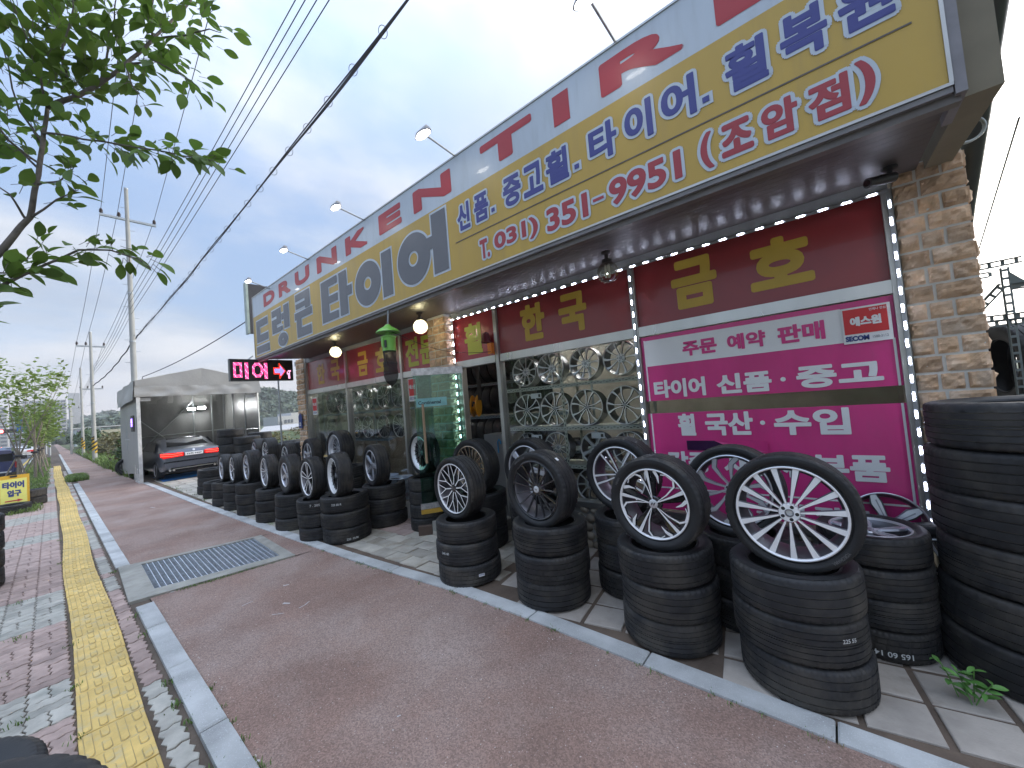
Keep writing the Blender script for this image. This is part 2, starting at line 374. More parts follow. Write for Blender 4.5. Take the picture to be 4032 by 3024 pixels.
for (pts, w_) in (([(-4.79,1.2),(-4.80,1.24),(-4.80,1.30)], .012), ([(-4.19,1.51),(-4.2,1.57),(-4.24,1.63)], .014), ([(-4.3,1.31),(-4.26,1.35),(-4.22,1.39)], .012), ([(-4.45,1.46),(-4.38,1.5)], .03), ([(-4.9,1.62),(-4.87,1.67)], .025), ([(-12.9,1.5),(-12.7,1.56)], .03), ([(-0.95,1.0),(-0.93,1.02)], .02), ([(-5.98,.83),(-5.95,.86)], .02), ([(-2.2,1.3),(-2.19,1.32)], .012),([(-2.6,0.68),(-2.585,0.69)], .02)):
    q = MB()
    for (a, b) in zip(pts, pts[1:]):
        d = Vector((b[0]-a[0], b[1]-a[1], 0)).normalized(); nn = Vector((-d.y, d.x, 0))*w_/2
        q.add([(a[0]-nn.x, a[1]-nn.y, .0035), (a[0]+nn.x, a[1]+nn.y, .0035), (b[0]+nn.x*.6, b[1]+nn.y*.6, .0035), (b[0]-nn.x*.6, b[1]-nn.y*.6, .0035)], [(0,3,2,1)])
    build('scuff_mark', q, chalk, path)
# kerb between path and forecourt
KX = [2.6]
while KX[-1] > -19.2: KX.append(KX[-1] - rnd.choice((0.8, 0.95, 1.0)))
for a, b in zip(KX, KX[1:]):
    w_ = 0.15
    q = MB(); a2, b2 = a - 0.005, b + 0.005
    q.prism([(b2, kry(b2)), (a2, kry(a2)), (a2, kry(a2)+w_), (b2, kry(b2)+w_)], -0.2, 0.012, 0, 0.010, 0.007)
    build('kerb_stone', q, granite, kerbs)
# forecourt base and its slabs
fdirt = mat('forecourt_dirt', (0.13, 0.095, 0.07), rough=1, var=0.3, vs=3, bump=0.006, bs=40, coord='World')
g = MB()
xs = [8.0] + [p[0] for p in KR if p[0] > -22 and p[0] < 3.0] + [-26]
vt = [(x, kry(x)+0.14, -0.012) for x in xs] + [(x, 9.0, -0.012) for x in xs]; n_ = len(xs)
g.add(vt, [(i+1, i, n_+i, n_+i+1) for i in range(n_-1)])
court = struct('forecourt', g, fdirt)
slabm = mat('grey_slab', (0.40, 0.355, 0.305), rough=0.9, var=0.2, vs=4, bump=0.003, bs=70, rand=0.15, c2=(0.2, 0.165, 0.13), c2s=4, c2t=(0.55, 0.8))
tanm = mat('tan_block', (0.42, 0.39, 0.33), rough=0.9, var=0.18, vs=5, bump=0.002, bs=80, rand=0.16, c2=(0.25, 0.21, 0.15), c2s=3, c2t=(0.5, 0.75))
pinkm = mat('pink_block', (0.40, 0.30, 0.26), rough=0.9, var=0.2, vs=3, bump=0.002, bs=80, rand=0.12)
def rect(w, h): return [(-w/2,-h/2),(w/2,-h/2),(w/2,h/2),(-w/2,h/2)]
mA = {}
def slab(kind, w, h, x, y, rz, m):
    if y - 0.5*h < kry(x) + 0.10: return
    key = (kind, w, h)
    if key not in mA:
        q = MB(); q.prism(rect(w, h), -0.05, 0, 0, 0.008, 0.005); o = build(kind, q, m, court, loc=(x, y, 0)); mA[key] = o.data
    else: o = build(kind, None, None, court, mesh=mA[key], loc=(x, y, 0))
    o.location.z = rnd.uniform(-0.006, 0.004); o.rotation_euler = (rnd.uniform(-.012,.012), rnd.uniform(-.012,.012), rz + rnd.uniform(-.015,.015))
a = R(9)
for i in range(-12, 6):
    for j in range(-4, 8):
        u, v = i*0.335, j*0.315
        x = 0.1 + u*math.cos(a) - v*math.sin(a); y = 2.86 + u*math.sin(a) + v*math.cos(a)
        if -2.95 < x < 2.2 and y < 4.1: slab('slab', 0.30, 0.285, x, y, a, slabm)
a = R(4)
for i in range(-9, 9):
    for j in range(-3, 9):
        off = 0.15 if j % 2 else 0
        u, v = i*0.315 + off, j*0.215
        x = -4.4 + u; y = 2.78 + v + 0.03*u
        if -6.2 < x < -2.95 and y < 4.1:
            if x < -5.15 and 3.2 < y < 3.95: slab('red_slab', 0.3, 0.2, x, y, a, pinkm)
            else: slab('slab_small', 0.305, 0.205, x, y, a, tanm)
for i in range(0, 34):
    for j in range(0, 5):
        x = -6.35 - i*0.40 - (0.2 if j % 2 else 0); y = 2.62 + j*0.40
        slab('slab_large', 0.385, 0.385, x, y, R(2), tanm if x > -14 else pinkm)
# weeds: low tufts (grass blades) in the joints
weedm = mat('weed_leaf', (0.11, 0.20, 0.04), rough=0.7, var=0.3, vs=30)
drym = mat('dry_grass', (0.20, 0.17, 0.07), rough=0.8, var=0.3, vs=30)
def blades(mb, x, y, n, h, sp, w=0.005, z=0.0, mi=0):
    for _ in range(n):
        bx, by = x + rnd.gauss(0, sp), y + rnd.gauss(0, sp); a = rnd.uniform(0, 6.28); l = h*rnd.uniform(.5, 1.2); le = l*rnd.uniform(.2, .8)
        dx, dy = math.cos(a), math.sin(a); wx, wy = -dy*w/2, dx*w/2
        mb.add([(bx-wx,by-wy,z),(bx+wx,by+wy,z),(bx+wx+dx*le*.5,by+wy+dy*le*.5,z+l*.65),(bx-wx+dx*le*.5,by-wy+dy*le*.5,z+l*.65),(bx+dx*le,by+dy*le,z+l)],[(0,1,2,3),(3,2,4)], mi)
wb = MB()
for (x, y, n, s) in [(-3.57,.52,50,.03),(-3.9,.52,40,.025),(-3.3,.53,26,.02),(-2.75,.5,36,.022),(-2.5,.5,26,.02),(-3.55,.67,18,.014),(-3.25,.675,18,.014),(-3.05,.675,14,.012),(-2.82,.675,14,.012),(-2.55,.675,36,.022),(-2.42,.675,30,.02),(-2.3,.37,26,.02),
                     (-4.5,.08,22,.02),(-5.4,.07,16,.018),(-3.75,.07,22,.02),(-4.3,-.2,26,.025),(-5.2,-.35,18,.03),(-6.1,-.25,22,.03),(-6.6,-.45,22,.03),(-7.4,-.3,18,.03),(-8,-.55,18,.03),(-5.0,.51,24,.025),(-5.6,.52,22,.025),(-7.6,.5,30,.03),(-3.05,-.02,20,.02),(-3.3,-.25,28,.03),(-9.0,.06,16,.02),(-11,.06,16,.02),(-12.5,.5,26,.04),(-16,.4,30,.05)]:
    blades(wb, x, y, n, .028, s*1.3)
for x in [rnd.uniform(-6.2, 1) for _ in range(36)]: blades(wb, x, kry(x)-.008, 12, .02, .018, .004)
for k in range(60): x = rnd.uniform(-5.9,-5.2) ; y = .9+ (k/60)*1.1; blades(wb, -5.98+0.13*(y-.6)+rnd.gauss(0,.012), y, 8, .022, .02)
for x in [rnd.uniform(-19, -6.3) for _ in range(50)]: blades(wb, x, kry(x)+.19+rnd.uniform(0,.3), 10, .03, .04, .006)
build('weeds', wb, weedm, kind='stuff', label='small green weeds sprouting from the paving joints and along the kerbs')
wb = MB()
for x in [rnd.uniform(-6, 1) for _ in range(20)]: blades(wb, x, kry(x)-.008, 10, .02, .02, .003)
build('dry_weeds', wb, drym, kind='stuff', label='dry straw coloured grass tufts along the forecourt kerb')

# ------------------------------------------------------------ drain grate
dg = thing('drain_grate', 'rectangular galvanised drain grate in a concrete surround crossing the red path', 'drain grate')
OC = [(-7.76,.55),(-7.30,2.14),(-5.75,2.07),(-6.05,.50)]; IC = [(-7.57,.76),(-7.26,2.02),(-5.95,1.95),(-6.25,.73)]
def bl(Q, u, v): return tuple((1-u)*(1-v)*Q[0][k]+(1-u)*v*Q[1][k]+u*v*Q[2][k]+u*(1-v)*Q[3][k] for k in (0,1))
q = MB(); zt = 0.02
for i in range(4):
    j = (i+1) % 4
    q.add([(*OC[i],zt),(*OC[j],zt),(*IC[j],zt),(*IC[i],zt),(*OC[i],-.1),(*OC[j],-.1),(*IC[j],-.3),(*IC[i],-.3)],[(0,3,2,1),(0,1,5,4),(2,3,7,6)])
build('concrete_surround', q, concrete, dg, fix=False)
q = MB(); q.add([(*p,-.295) for p in IC]+[(*p,.0) for p in [(IC[k][0]*.999+IC[(k+2)%4][0]*.001,IC[k][1]*.999+IC[(k+2)%4][1]*.001) for k in range(4)]],[(3,2,1,0),(0,1,5,4),(1,2,6,5),(2,3,7,6),(3,0,4,7)]); build('pit_floor', q, holem, dg)
bm_ = mat('grate_steel', (0.5, 0.55, 0.6), rough=0.5, metal=0.5, var=0.2, vs=20)
def gbar(a, b, w, z0, z1, nm):
    d = Vector((b[0]-a[0], b[1]-a[1])).normalized(); nx, ny = -d.y*w/2, d.x*w/2
    q = MB(); q.prism([(a[0]-nx,a[1]-ny),(b[0]-nx,b[1]-ny),(b[0]+nx,b[1]+ny),(a[0]+nx,a[1]+ny)], z0, z1); build(nm, q, bm_, dg)
for k in range(24): v = (k+.0)/23; gbar(bl(IC,0,v), bl(IC,1,v), .009, -.028, .012, 'bearing_bar')
for k in range(24): u = (k+.0)/23; gbar(bl(IC,u,0), bl(IC,u,1), .006, -.008, .006, 'cross_bar')
# ------------------------------------------------------------ tyres, rims, wheels
tyre_cache = {}
def tyre_data(Rr, w, r0, style=0):
    key = (round(Rr,3), round(w,3), round(r0,3), style)
    if key in tyre_cache: return tyre_cache[key]
    T = Rr; h = T - r0
    half = [(r0, .33*w, 0), (r0-.002, .40*w, 0), (r0+.006, .44*w, 0), (r0+.016, .425*w, 0), (r0+h*.3, .475*w, 0), (r0+h*.42, .488*w, 0), (r0+h*.46, .497*w, 0), (r0+h*.62, .5*w, 0), (r0+h*.78, .49*w, 0), (T-.026, .478*w, 1), (T-.013, .456*w, 1), (T-.0055, .425*w, 1), (T-.0035, .37*w, 2),
            (T-.003, .315*w, 2)]
    gz = ((.30, .27), (.115, .085)) if style != 2 else ((.31, .285), (.17, .145), (.04, .015))
    for a, b in gz: half += [(T-.0022, a*w, 3), (T-.0095, (a-.004)*w, 4), (T-.0095, (b+.004)*w, 4), (T-.0018, b*w, 3)]
    prof = half + [(r, -z_, f) for r, z_, f in half[::-1]]
    prof += [(r0+.02, -.30*w, 0), (T-.035, -.40*w, 0), (T-.02, -.2*w, 0), (T-.018, 0, 0), (T-.02, .2*w, 0), (T-.035, .40*w, 0), (r0+.02, .30*w, 0)]
    n = 192; m = len(prof); fl = [p[2] for p in prof]
    mis = []
    for i in range(m):
        j = (i+1) % m
        mis.append(1 if fl[i] == 4 and fl[j] == 4 and abs(prof[i][1]-prof[j][1]) < .04*w and prof[i][1]*prof[j][1] >= 0 or (fl[i] == 4 and fl[j] == 4) else (2 if fl[i] == 0 and fl[j] in (0, 1) else 0))
    per = (4, 3, 6)[style % 3]
    def wob(r, i, k):
        f = fl[i]
        if f == 1 and (k % per) == 0: return r - .006
        if f == 2 and (k % per) == 0: return r - .003
        if style % 3 == 1 and f == 3 and (k + i//4) % 6 == 0: return r - .004
        if style % 3 == 2 and f == 3 and (k + i) % 8 == 0: return r - .0035
        return r
    q = MB(); q.lathe([(p[0], p[1]) for p in prof], n, 0, True, mis, wob)
    me = bpy.data.meshes.new('tyre'); me.from_pydata(q.v, [], q.f)
    for x in (rubber, groove, rubber_side): me.materials.append(x)
    me.polygons.foreach_set('material_index', q.m); me.polygons.foreach_set('use_smooth', [True]*len(q.f)); me.set_sharp_from_angle(angle=R(38)); me.update()
    tyre_cache[key] = me; return me
def tyre(name, label, x, y, z, Rr, w, r0, style=0, group=None, parent=None, rot=None, cat='tyre'):
    o = bpy.data.objects.new(name, tyre_data(Rr, w, r0, style)); col.objects.link(o); o.location = (x, y, z)
    o.rotation_euler = rot if rot else (rnd.uniform(-.02,.02), rnd.uniform(-.02,.02), rnd.uniform(0, 6.28))
    if parent is not None: o.parent = parent; o.location = (0,0,0); o.rotation_euler = (0,0,0)
    else:
        o['label'] = label; o['category'] = cat
        if group: o['group'] = group
    return o

def spoke_mb(strokes, Rr, zh, zr, th, nar=0.72, p=1.5):
    mb = MB()
    for st in strokes:
        mi_f = st[0]; pts = st[1]; lift = st[2] if len(st) > 2 else 0
        P = [Vector((r*Rr*math.cos(R(d)), r*Rr*math.sin(R(d)))) for r, d, w in pts]
        # resample for a smoothly curved arm
        W = [w*Rr for r, d, w in pts]; PP = []; WW = []
        for i in range(len(P)-1):
            k = 3
            for s in range(k): PP.append(P[i].lerp(P[i+1], s/k)); WW.append(W[i]+(W[i+1]-W[i])*s/k)
        PP.append(P[-1]); WW.append(W[-1]); vs = []; n = len(PP)
        for i in range(n):
            t = (PP[min(i+1,n-1)]-PP[max(i-1,0)]).normalized(); nn = Vector((-t.y, t.x)); rr = PP[i].length/Rr
            zf = zh + (zr-zh)*min(1, rr)**p + lift
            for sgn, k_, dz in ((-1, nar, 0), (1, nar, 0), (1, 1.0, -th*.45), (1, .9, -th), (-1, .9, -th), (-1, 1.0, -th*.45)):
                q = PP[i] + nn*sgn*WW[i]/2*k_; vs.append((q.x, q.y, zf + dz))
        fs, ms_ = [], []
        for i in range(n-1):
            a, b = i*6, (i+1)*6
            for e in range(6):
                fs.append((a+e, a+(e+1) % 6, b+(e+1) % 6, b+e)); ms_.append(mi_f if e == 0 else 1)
        fs += [(0,1,2,3,4,5)[::-1], tuple(range((n-1)*6, n*6))]; ms_ += [1, 1]
        o = len(mb.v); mb.v += vs
        for f, m_ in zip(fs, ms_): mb.f.append(tuple(i+o for i in f)); mb.m.append(m_)
    return mb
A = 0
DES = {
 'fifteen': dict(n=15, st=[(0, [(.2,0,.045),(.45,0,.075),(.97,0,.165)])], cap=.085, lug=1, m=(machined, darksilver), zh=-.005, hub=.2, hole=1),
 'angular': dict(n=5, st=[(0, [(.12,0,.03),(.55,0,.075),(.97,1,.15)]), (0, [(.965,-13,.14),(.82,-20,.11),(.64,-26,.02)], -.001), (0, [(.90,-25,.04),(.955,-33,.05),(.95,-49,.06)], -.0005), (0, [(.95,-48,.07),(.82,-57,.075)], -.001), (0, [(.83,-56,.07),(.5,-61,.05),(.15,-66,.025)], -.0015), (1, [(.15,-3,.12),(.95,-10,.20)], -.016)], cap=.13, lug=1, m=(machined, gblack), zh=-.012, hub=.22, capm=silver),
 'black15': dict(n=15, st=[(0, [(.18,0,.05),(.5,0,.045),(.97,0,.055)])], cap=.12, lug=1, m=(gblack, gblack), zh=-.03, hub=.23, capm=silver),
 'mesh': dict(n=10, st=[(0, [(.16,0,.07),(.52,0,.06)]), (0, [(.50,0,.055),(.97,13,.055)]), (0, [(.50,0,.055),(.97,-13,.055)])], cap=.16, lug=0, m=(machined, gblack), zh=-.02, hub=.2, capm=gblack),
 'fins': dict(n=20, st=[(0, [(.22,0,.03),(.97,2,.055)])], cap=.12, lug=1, m=(bronze, gblack), zh=-.03, hub=.24),
 'broad5': dict(n=5, st=[(0, [(.1,0,.30),(.55,-3,.22),(.96,-6,.30)]), (1, [(.4,0,.03),(.95,3,.05)], .003)], cap=.14, lug=1, m=(silver, darksilver), zh=-.01, hub=.26),
 'double5': dict(n=5, st=[(0, [(.12,-20,.07),(.5,-12,.075),(.97,-9,.11)]), (0, [(.12,20,.07),(.5,12,.075),(.97,9,.11)])], cap=.12, lug=1, m=(machined, gblack), zh=-.02, hub=.22),
 'turbine': dict(n=10, st=[(0, [(.16,0,.06),(.45,9,.09),(.75,8,.15),(.97,-2,.17)])], cap=.12, lug=1, m=(silver, darksilver), zh=-.03, hub=.2),
 'petal10': dict(n=10, st=[(0, [(.2,0,.05),(.5,4,.07),(.8,3,.13),(.97,0,.2)])], cap=.10, lug=1, m=(silver, darksilver), zh=-.035, hub=.26),
 'blade10': dict(n=5, st=[(0, [(.1,-30,.05),(.3,-12,.07),(.6,-11,.08),(.97,-16,.17)]), (0, [(.1,30,.05),(.3,12,.07),(.6,11,.08),(.97,16,.17)])], cap=.10, lug=1, m=(machined, gblack), zh=-.01, hub=.2),
 'petal5': dict(n=5, st=[(0, [(.1,0,.2),(.4,3,.24),(.7,5,.34),(.96,4,.20)]), (1, [(.25,0,.03),(.8,3,.05)], .003)], cap=.13, lug=1, m=(silver, darksilver), zh=-.02, hub=.26),
 'y5': dict(n=5, st=[(0, [(.1,0,.1),(.42,0,.13)]), (0, [(.4,2,.07),(.97,13,.11)]), (0, [(.4,-2,.07),(.97,-13,.11)])], cap=.13, lug=1, m=(machined, gblack), zh=-.02, hub=.22),
 'star6': dict(n=6, st=[(0, [(.12,-12,.05),(.97,-13,.06)]), (0, [(.12,12,.05),(.97,13,.06)]), (1, [(.15,0,.12),(.9,0,.3)], -.02)], cap=.11, lug=1, m=(silver, darksilver), zh=-.02, hub=.2),
 'deepmesh': dict(n=12, st=[(0, [(.1,0,.05),(.45,5,.05),(.8,0,.04)]), (0, [(.4,5,.04),(.8,17,.04)])], cap=.14, lug=0, m=(silver, darksilver), zh=-.07, hub=.2, deep=.8, zr=-.055),
 'blackmesh': dict(n=10, st=[(0, [(.1,0,.05),(.5,4,.045),(.86,0,.05)]), (0, [(.45,4,.04),(.86,18,.045)])], cap=.14, lug=1, m=(gblack, gblack), zh=-.045, hub=.22, deep=.86, lipm=machined, zr=-.03),
 'thin10': dict(n=5, st=[(0, [(.1,-16,.05),(.97,-7,.06)]), (0, [(.1,16,.05),(.97,7,.06)]), (0, [(.15,36,.03),(.97,36,.045)])], cap=.12, lug=1, m=(machined, darksilver), zh=-.03, hub=.2),
 'fourteen': dict(n=14, st=[(0, [(.12,0,.03),(.97,0,.045)])], cap=.12, lug=1, m=(machined, darksilver), zh=-.03, hub=.18),
 'plainblade': dict(n=9, st=[(0, [(.2,0,.1),(.6,3,.12),(.96,6,.14)])], cap=.14, lug=0, m=(silver, darksilver), zh=.01, hub=.3),
}
rim_cache = {}
def rim_parts(parent, des, Rr, w, tag_='rim'):
    """adds the pieces of an alloy rim under parent"""
    D = DES[des]; key = (des, round(Rr,3), round(w,3))
    zl = w*.44
    if key not in rim_cache:
        q = MB(); deep = D.get('deep')
        pr = [(Rr, zl-.012), (Rr+.004, zl), (Rr-.002, zl+.003), (Rr-.008, zl-.001), (Rr-.010, zl-.012)]
        mi = [1, 0, 0, 0]
        if deep: pr += [(Rr*(deep+.04), zl-.022), (Rr*deep, zl+D['zr']-.004), (Rr*deep-.012, zl+D['zr']-.01)]; mi += [0, 0, 0]
        pr += [(Rr-.024 if not deep else Rr*deep-.02, zl-.03 if not deep else zl+D['zr']-.03), (Rr-.03, -w*.2), (Rr-.024, -w*.42), (Rr, -w*.45), (Rr+.001, -w*.40), (Rr-.02, -w*.2), (Rr-.02, zl-.03)]
        mi += [1]*(len(pr)-1-len(mi)) + [1]
        q.lathe(pr, 64, 0, True, mi)
        lipm = D.get('lipm', D['m'][0])
        bme = bpy.data.meshes.new('barrel'); bme.from_pydata(q.v, [], q.f); bme.materials.append(lipm); bme.materials.append(barrelm)
        bme.polygons.foreach_set('material_index', q.m); bme.polygons.foreach_set('use_smooth', [True]*len(q.f)); bme.set_sharp_from_angle(angle=R(35))
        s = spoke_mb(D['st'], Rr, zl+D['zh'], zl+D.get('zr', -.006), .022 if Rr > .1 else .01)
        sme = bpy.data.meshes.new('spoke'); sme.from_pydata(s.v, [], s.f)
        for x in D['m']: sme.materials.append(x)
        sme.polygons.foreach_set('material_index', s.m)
        h = MB(); hr = D['hub']*Rr; zh = zl + D['zh']
        h.lathe([(0, zh-.045), (hr, zh-.045), (hr, zh-.008), (hr*.9, zh-.003), (D['cap']*Rr, zh-.003), (D['cap']*Rr*.95, zh-.012), (0, zh-.012)], 40, 0)
        if D['lug']:
            for k in range(5):
                a_ = 2*math.pi*(k+.5)/5; cx, cy = hr*.70*math.cos(a_), hr*.70*math.sin(a_)
                t = MB(); rr_ = .0085*(Rr/.22)
                t.lathe([(0, zh-.0015), (rr_, zh-.0015)], 10, 1); t.lathe([(rr_, zh-.0012), (rr_*1.35, zh-.0008), (rr_*1.45, zh-.003)], 10, 0); h.merge(t, Matrix.Translation((cx, cy, 0)))
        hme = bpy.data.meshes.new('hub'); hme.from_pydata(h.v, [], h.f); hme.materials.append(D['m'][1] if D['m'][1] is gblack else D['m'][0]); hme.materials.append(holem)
        hme.polygons.foreach_set('material_index', h.m); hme.polygons.foreach_set('use_smooth', [True]*len(h.f)); hme.set_sharp_from_angle(angle=R(35))
        c_ = MB(); cr = D['cap']*Rr
        if D.get('hole'): c_.lathe([(cr, zh-.006), (cr*.96, zh+.002), (cr*.78, zh+.002), (cr*.74, zh-.02), (0, zh-.021)], 28, 0, mis=[0,0,1,1])
        else: c_.lathe([(cr, zh-.006), (cr*.97, zh+.001), (cr*.8, zh+.004), (0, zh+.005)], 28, 0)
        cme = bpy.data.meshes.new('centre_cap'); cme.from_pydata(c_.v, [], c_.f); cme.materials.append(D.get('capm', darksilver)); cme.materials.append(holem)
        cme.polygons.foreach_set('material_index', c_.m); cme.polygons.foreach_set('use_smooth', [True]*len(c_.f)); cme.set_sharp_from_angle(angle=R(35))
        rim_cache[key] = (bme, sme, hme, cme)
    bme, sme, hme, cme = rim_cache[key]
    build('barrel', None, None, parent, mesh=bme); build('hub', None, None, parent, mesh=hme); build('centre_cap', None, None, parent, mesh=cme)
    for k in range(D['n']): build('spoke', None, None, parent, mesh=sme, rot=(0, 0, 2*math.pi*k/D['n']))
def wheel(label, x, y, z, des, Rt=.345, w=.235, Rr=.24, yaw=0, lean=0, spin=None, style=0, group=None, flat=False, pitch=0):
    t = thing('wheel', label, 'wheel', (x, y, z), (R(90)+lean, pitch, yaw) if not flat else (lean, pitch, yaw), group)
    ty = tyre('tyre', None, 0, 0, 0, Rt, w, Rr-.002, style, parent=t)
    rim = bpy.data.objects.new('rim', None); col.objects.link(rim); rim.parent = t; rim.empty_display_size = .1
    rim.rotation_euler = (0, 0, spin if spin is not None else rnd.uniform(0, 6))
    rim_parts(rim, des, Rr, w); return t
def loose_rim(label, x, y, z, des, Rr=.23, w=.22, yaw=0, lean=0, spin=None, group=None, cat='wheel rim'):
    t = thing('alloy_rim', label, cat, (x, y, z), (R(90)+lean, 0, yaw), group)
    t.rotation_euler = (Euler((R(90)+lean, 0, yaw)).to_matrix() @ Matrix.Rotation(spin if spin is not None else rnd.uniform(0, 6), 3, 'Z')).to_euler()
    rim_parts(t, des, Rr, w); return t

# ------------------------------------------------------------ lettering
tcache = {}
def tmesh(body, off=0.018, shear=0.0, sp=1.0):
    k = (body, off, shear, sp)
    if k in tcache: return tcache[k]
    cu = bpy.data.curves.new('t', 'FONT'); cu.body = body; cu.offset = off; cu.shear = shear; cu.space_character = sp; cu.resolution_u = 5
    o = bpy.data.objects.new('t', cu); col.objects.link(o); bpy.context.view_layer.update()
    d = bpy.context.evaluated_depsgraph_get(); e = o.evaluated_get(d); me = e.to_mesh()
    vs = [tuple(v.co) for v in me.vertices]; fs = [tuple(p.vertices) for p in me.polygons]; e.to_mesh_clear()
    bpy.data.objects.remove(o); bpy.data.curves.remove(cu)
    xs = [v[0] for v in vs]; ys = [v[1] for v in vs]; x0, x1, y0, y1 = min(xs), max(xs), min(ys), max(ys)
    r = ([((v[0]-x0)/(x1-x0), (v[1]-y0)/(y1-y0)) for v in vs], fs); tcache[k] = r; return r
def letter_mb(mb, body, x0, x1, z0, z1, y=0.0, bold=0.0, off=0.018, mi=0, th=.004, shear=0.0, nrm=-1, step=.0001, sp=1.0, flip=False):
    """letters in the plane y, facing -y; extra weight by shifted copies, each a quarter millimetre behind the other"""
    vs, fs = tmesh(body, off, shear, sp); sh = [(0, 0)]
    if bold: sh += [(bold*math.cos(a_*math.pi/6), bold*math.sin(a_*math.pi/6)) for a_ in range(12)]
    for i, (dx, dz) in enumerate(sh):
        yy = y + (step*i)
        P = []
        for u, v in vs:
            if flip: u, v = 1-u, 1-v
            P.append((x0+bold+(x1-x0-2*bold)*u+dx, yy, z0+bold+(z1-z0-2*bold)*v+dz))
        mb.add(P, fs, mi)
def letters(body, x0, x1, z0, z1, y, m, parent, bold=0.0, name='lettering', outline=None, om=None, **k):
    mb = MB(); letter_mb(mb, body, x0, x1, z0, z1, y, bold, **k)
    if outline:
        o = MB()
        vs, fs = tmesh(body, k.get('off', .018), k.get('shear', 0), k.get('sp', 1.0))
        for i in range(14):
            a_ = i*math.pi/7; dx, dz = (outline+bold)*math.cos(a_), (outline+bold)*math.sin(a_)
            o.add([(x0+bold+(x1-x0-2*bold)*u+dx, y+.0016+.0001*i, z0+bold+(z1-z0-2*bold)*v+dz) for u, v in vs], fs)
        build('letter_outline', o, om, parent)
    return build(name, mb, m, parent)
def wrap_text(parent, body, Rr, ang, z0, h, m, aspect=0.6, name='chalk_mark', flip=False, bold=0.001):
    """writing on the tread of a lying tyre: parent's z is the tyre axis"""
    vs, fs = tmesh(body, .012); wd_ = h*aspect*len(body); mb = MB(); P = []
    for u, v in vs:
        if flip: u, v = 1-u, 1-v
        a_ = ang + (u-.5)*wd_/Rr; P.append((Rr*math.cos(a_), Rr*math.sin(a_), z0+v*h))
    mb.add(P, fs); return build(name, mb, m, parent)
def ring_text(parent, body, rad, ang, h, zf, m, name='moulded_lettering', aspect=.75):
    vs, fs = tmesh(body, .02); wd_ = h*aspect*len(body); P = []
    for u, v in vs:
        a_ = ang - (u-.5)*wd_/rad; rr = rad + (v-.5)*h; P.append((rr*math.cos(a_), rr*math.sin(a_), zf))
    mb = MB(); mb.add(P, fs); return build(name, mb, m, parent)
# ------------------------------------------------------------ the shop
YF = 4.2
shop = thing('tyre_shop', 'single storey tyre shop with stone pillars, red lettered upper panes and big yellow signboard', 'shop building')
ribm = mat('soffit_panel_brown', (0.075, 0.062, 0.058), rough=0.42, var=0.1, spec=0.5)
frame_m = mat('dull_steel_frame', (0.50, 0.49, 0.46), rough=0.35, metal=0.8, var=0.08, vs=3, rvar=0.04)
beige = mat('beige_cladding', (0.20, 0.17, 0.11), rough=0.6, var=0.08)
wallm = mat('rendered_wall', (0.28, 0.27, 0.25), rough=0.9, var=0.12)
darkwall = mat('dark_interior_wall', (0.34, 0.32, 0.28), rough=0.9, var=0.2, vs=2)
interior_floor = mat('shop_floor', (0.12, 0.11, 0.1), rough=0.5, var=0.2)
redv = mat('red_vinyl_panel', (0.30, 0.034, 0.036), rough=0.30, var=0.10, vs=2, coat=0.3, bump=.004, bs=3)
redv2 = mat('bright_red_panel', (0.42, 0.03, 0.045), rough=0.28, var=0.05, coat=0.3)
yelv = mat('mustard_vinyl', (0.60, 0.40, 0.05), rough=0.4, var=0.05)
limev = mat('lime_yellow_vinyl', (0.55, 0.56, 0.07), rough=0.4, var=0.05)
gls = glass('window_glass', (0.93, 0.95, 0.94), 0.015)
ggls = glass('green_door_glass', (0.55, 0.82, 0.72), 0.05)
# body: roof slab, back and side walls, floor
q = MB(); q.box(-10.9, .86, 4.35, 12, 3.42, 3.52); q.box(-9.9, .60, 3.2, 4.4, 3.37, 3.52); build('roof', q, wallm, shop)
q = MB(); q.box(-10.9, -10.7, 4.42, 12, -.1, 3.42); build('side_wall', q, wallm, shop)
q = MB(); q.box(.72, .86, 4.42, 12, -.1, 3.42); build('side_wall', q, wallm, shop)
q = MB(); q.box(-10.9, .86, 11.8, 12, -.1, 3.42); build('back_wall', q, darkwall, shop)
q = MB(); q.box(-10.7, .72, 8.0, 8.1, .3, 3.4); build('partition_wall', q, darkwall, shop)
q = MB(); q.box(-10.7, .72, 4.32, 8.0, .0, .30); build('interior_floor', q, interior_floor, shop)
q = MB(); q.box(-10.7, .72, 4.3, 8.0, 3.36, 3.40); build('interior_ceiling', q, wallm, shop)
# soffit of narrow boards
q = MB(); bw = (4.19-3.10)/13
sm_ = None
for k in range(13):
    q = MB(); y0 = 3.10 + k*bw; q.box(-9.95, .62, y0+.006, y0+bw-.006, 3.262+0.004*k, 3.30+0.004*k); build('soffit_board', q, ribm, shop)
q = MB(); q.box(-9.95, .62, 3.1, 4.2, 3.335, 3.36); build('soffit_backing', q, blackm, shop)
q = MB(); q.box(-9.96, .64, 3.03, 3.09, 3.19, 3.30); build('fascia_rail', q, mat('fascia_rail_brown', (.13,.115,.105), rough=.4), shop)
q = MB(); q.box(-10.85, .46, 4.16, 4.24, 3.225, 3.335); build('head_rail', q, greym, shop)
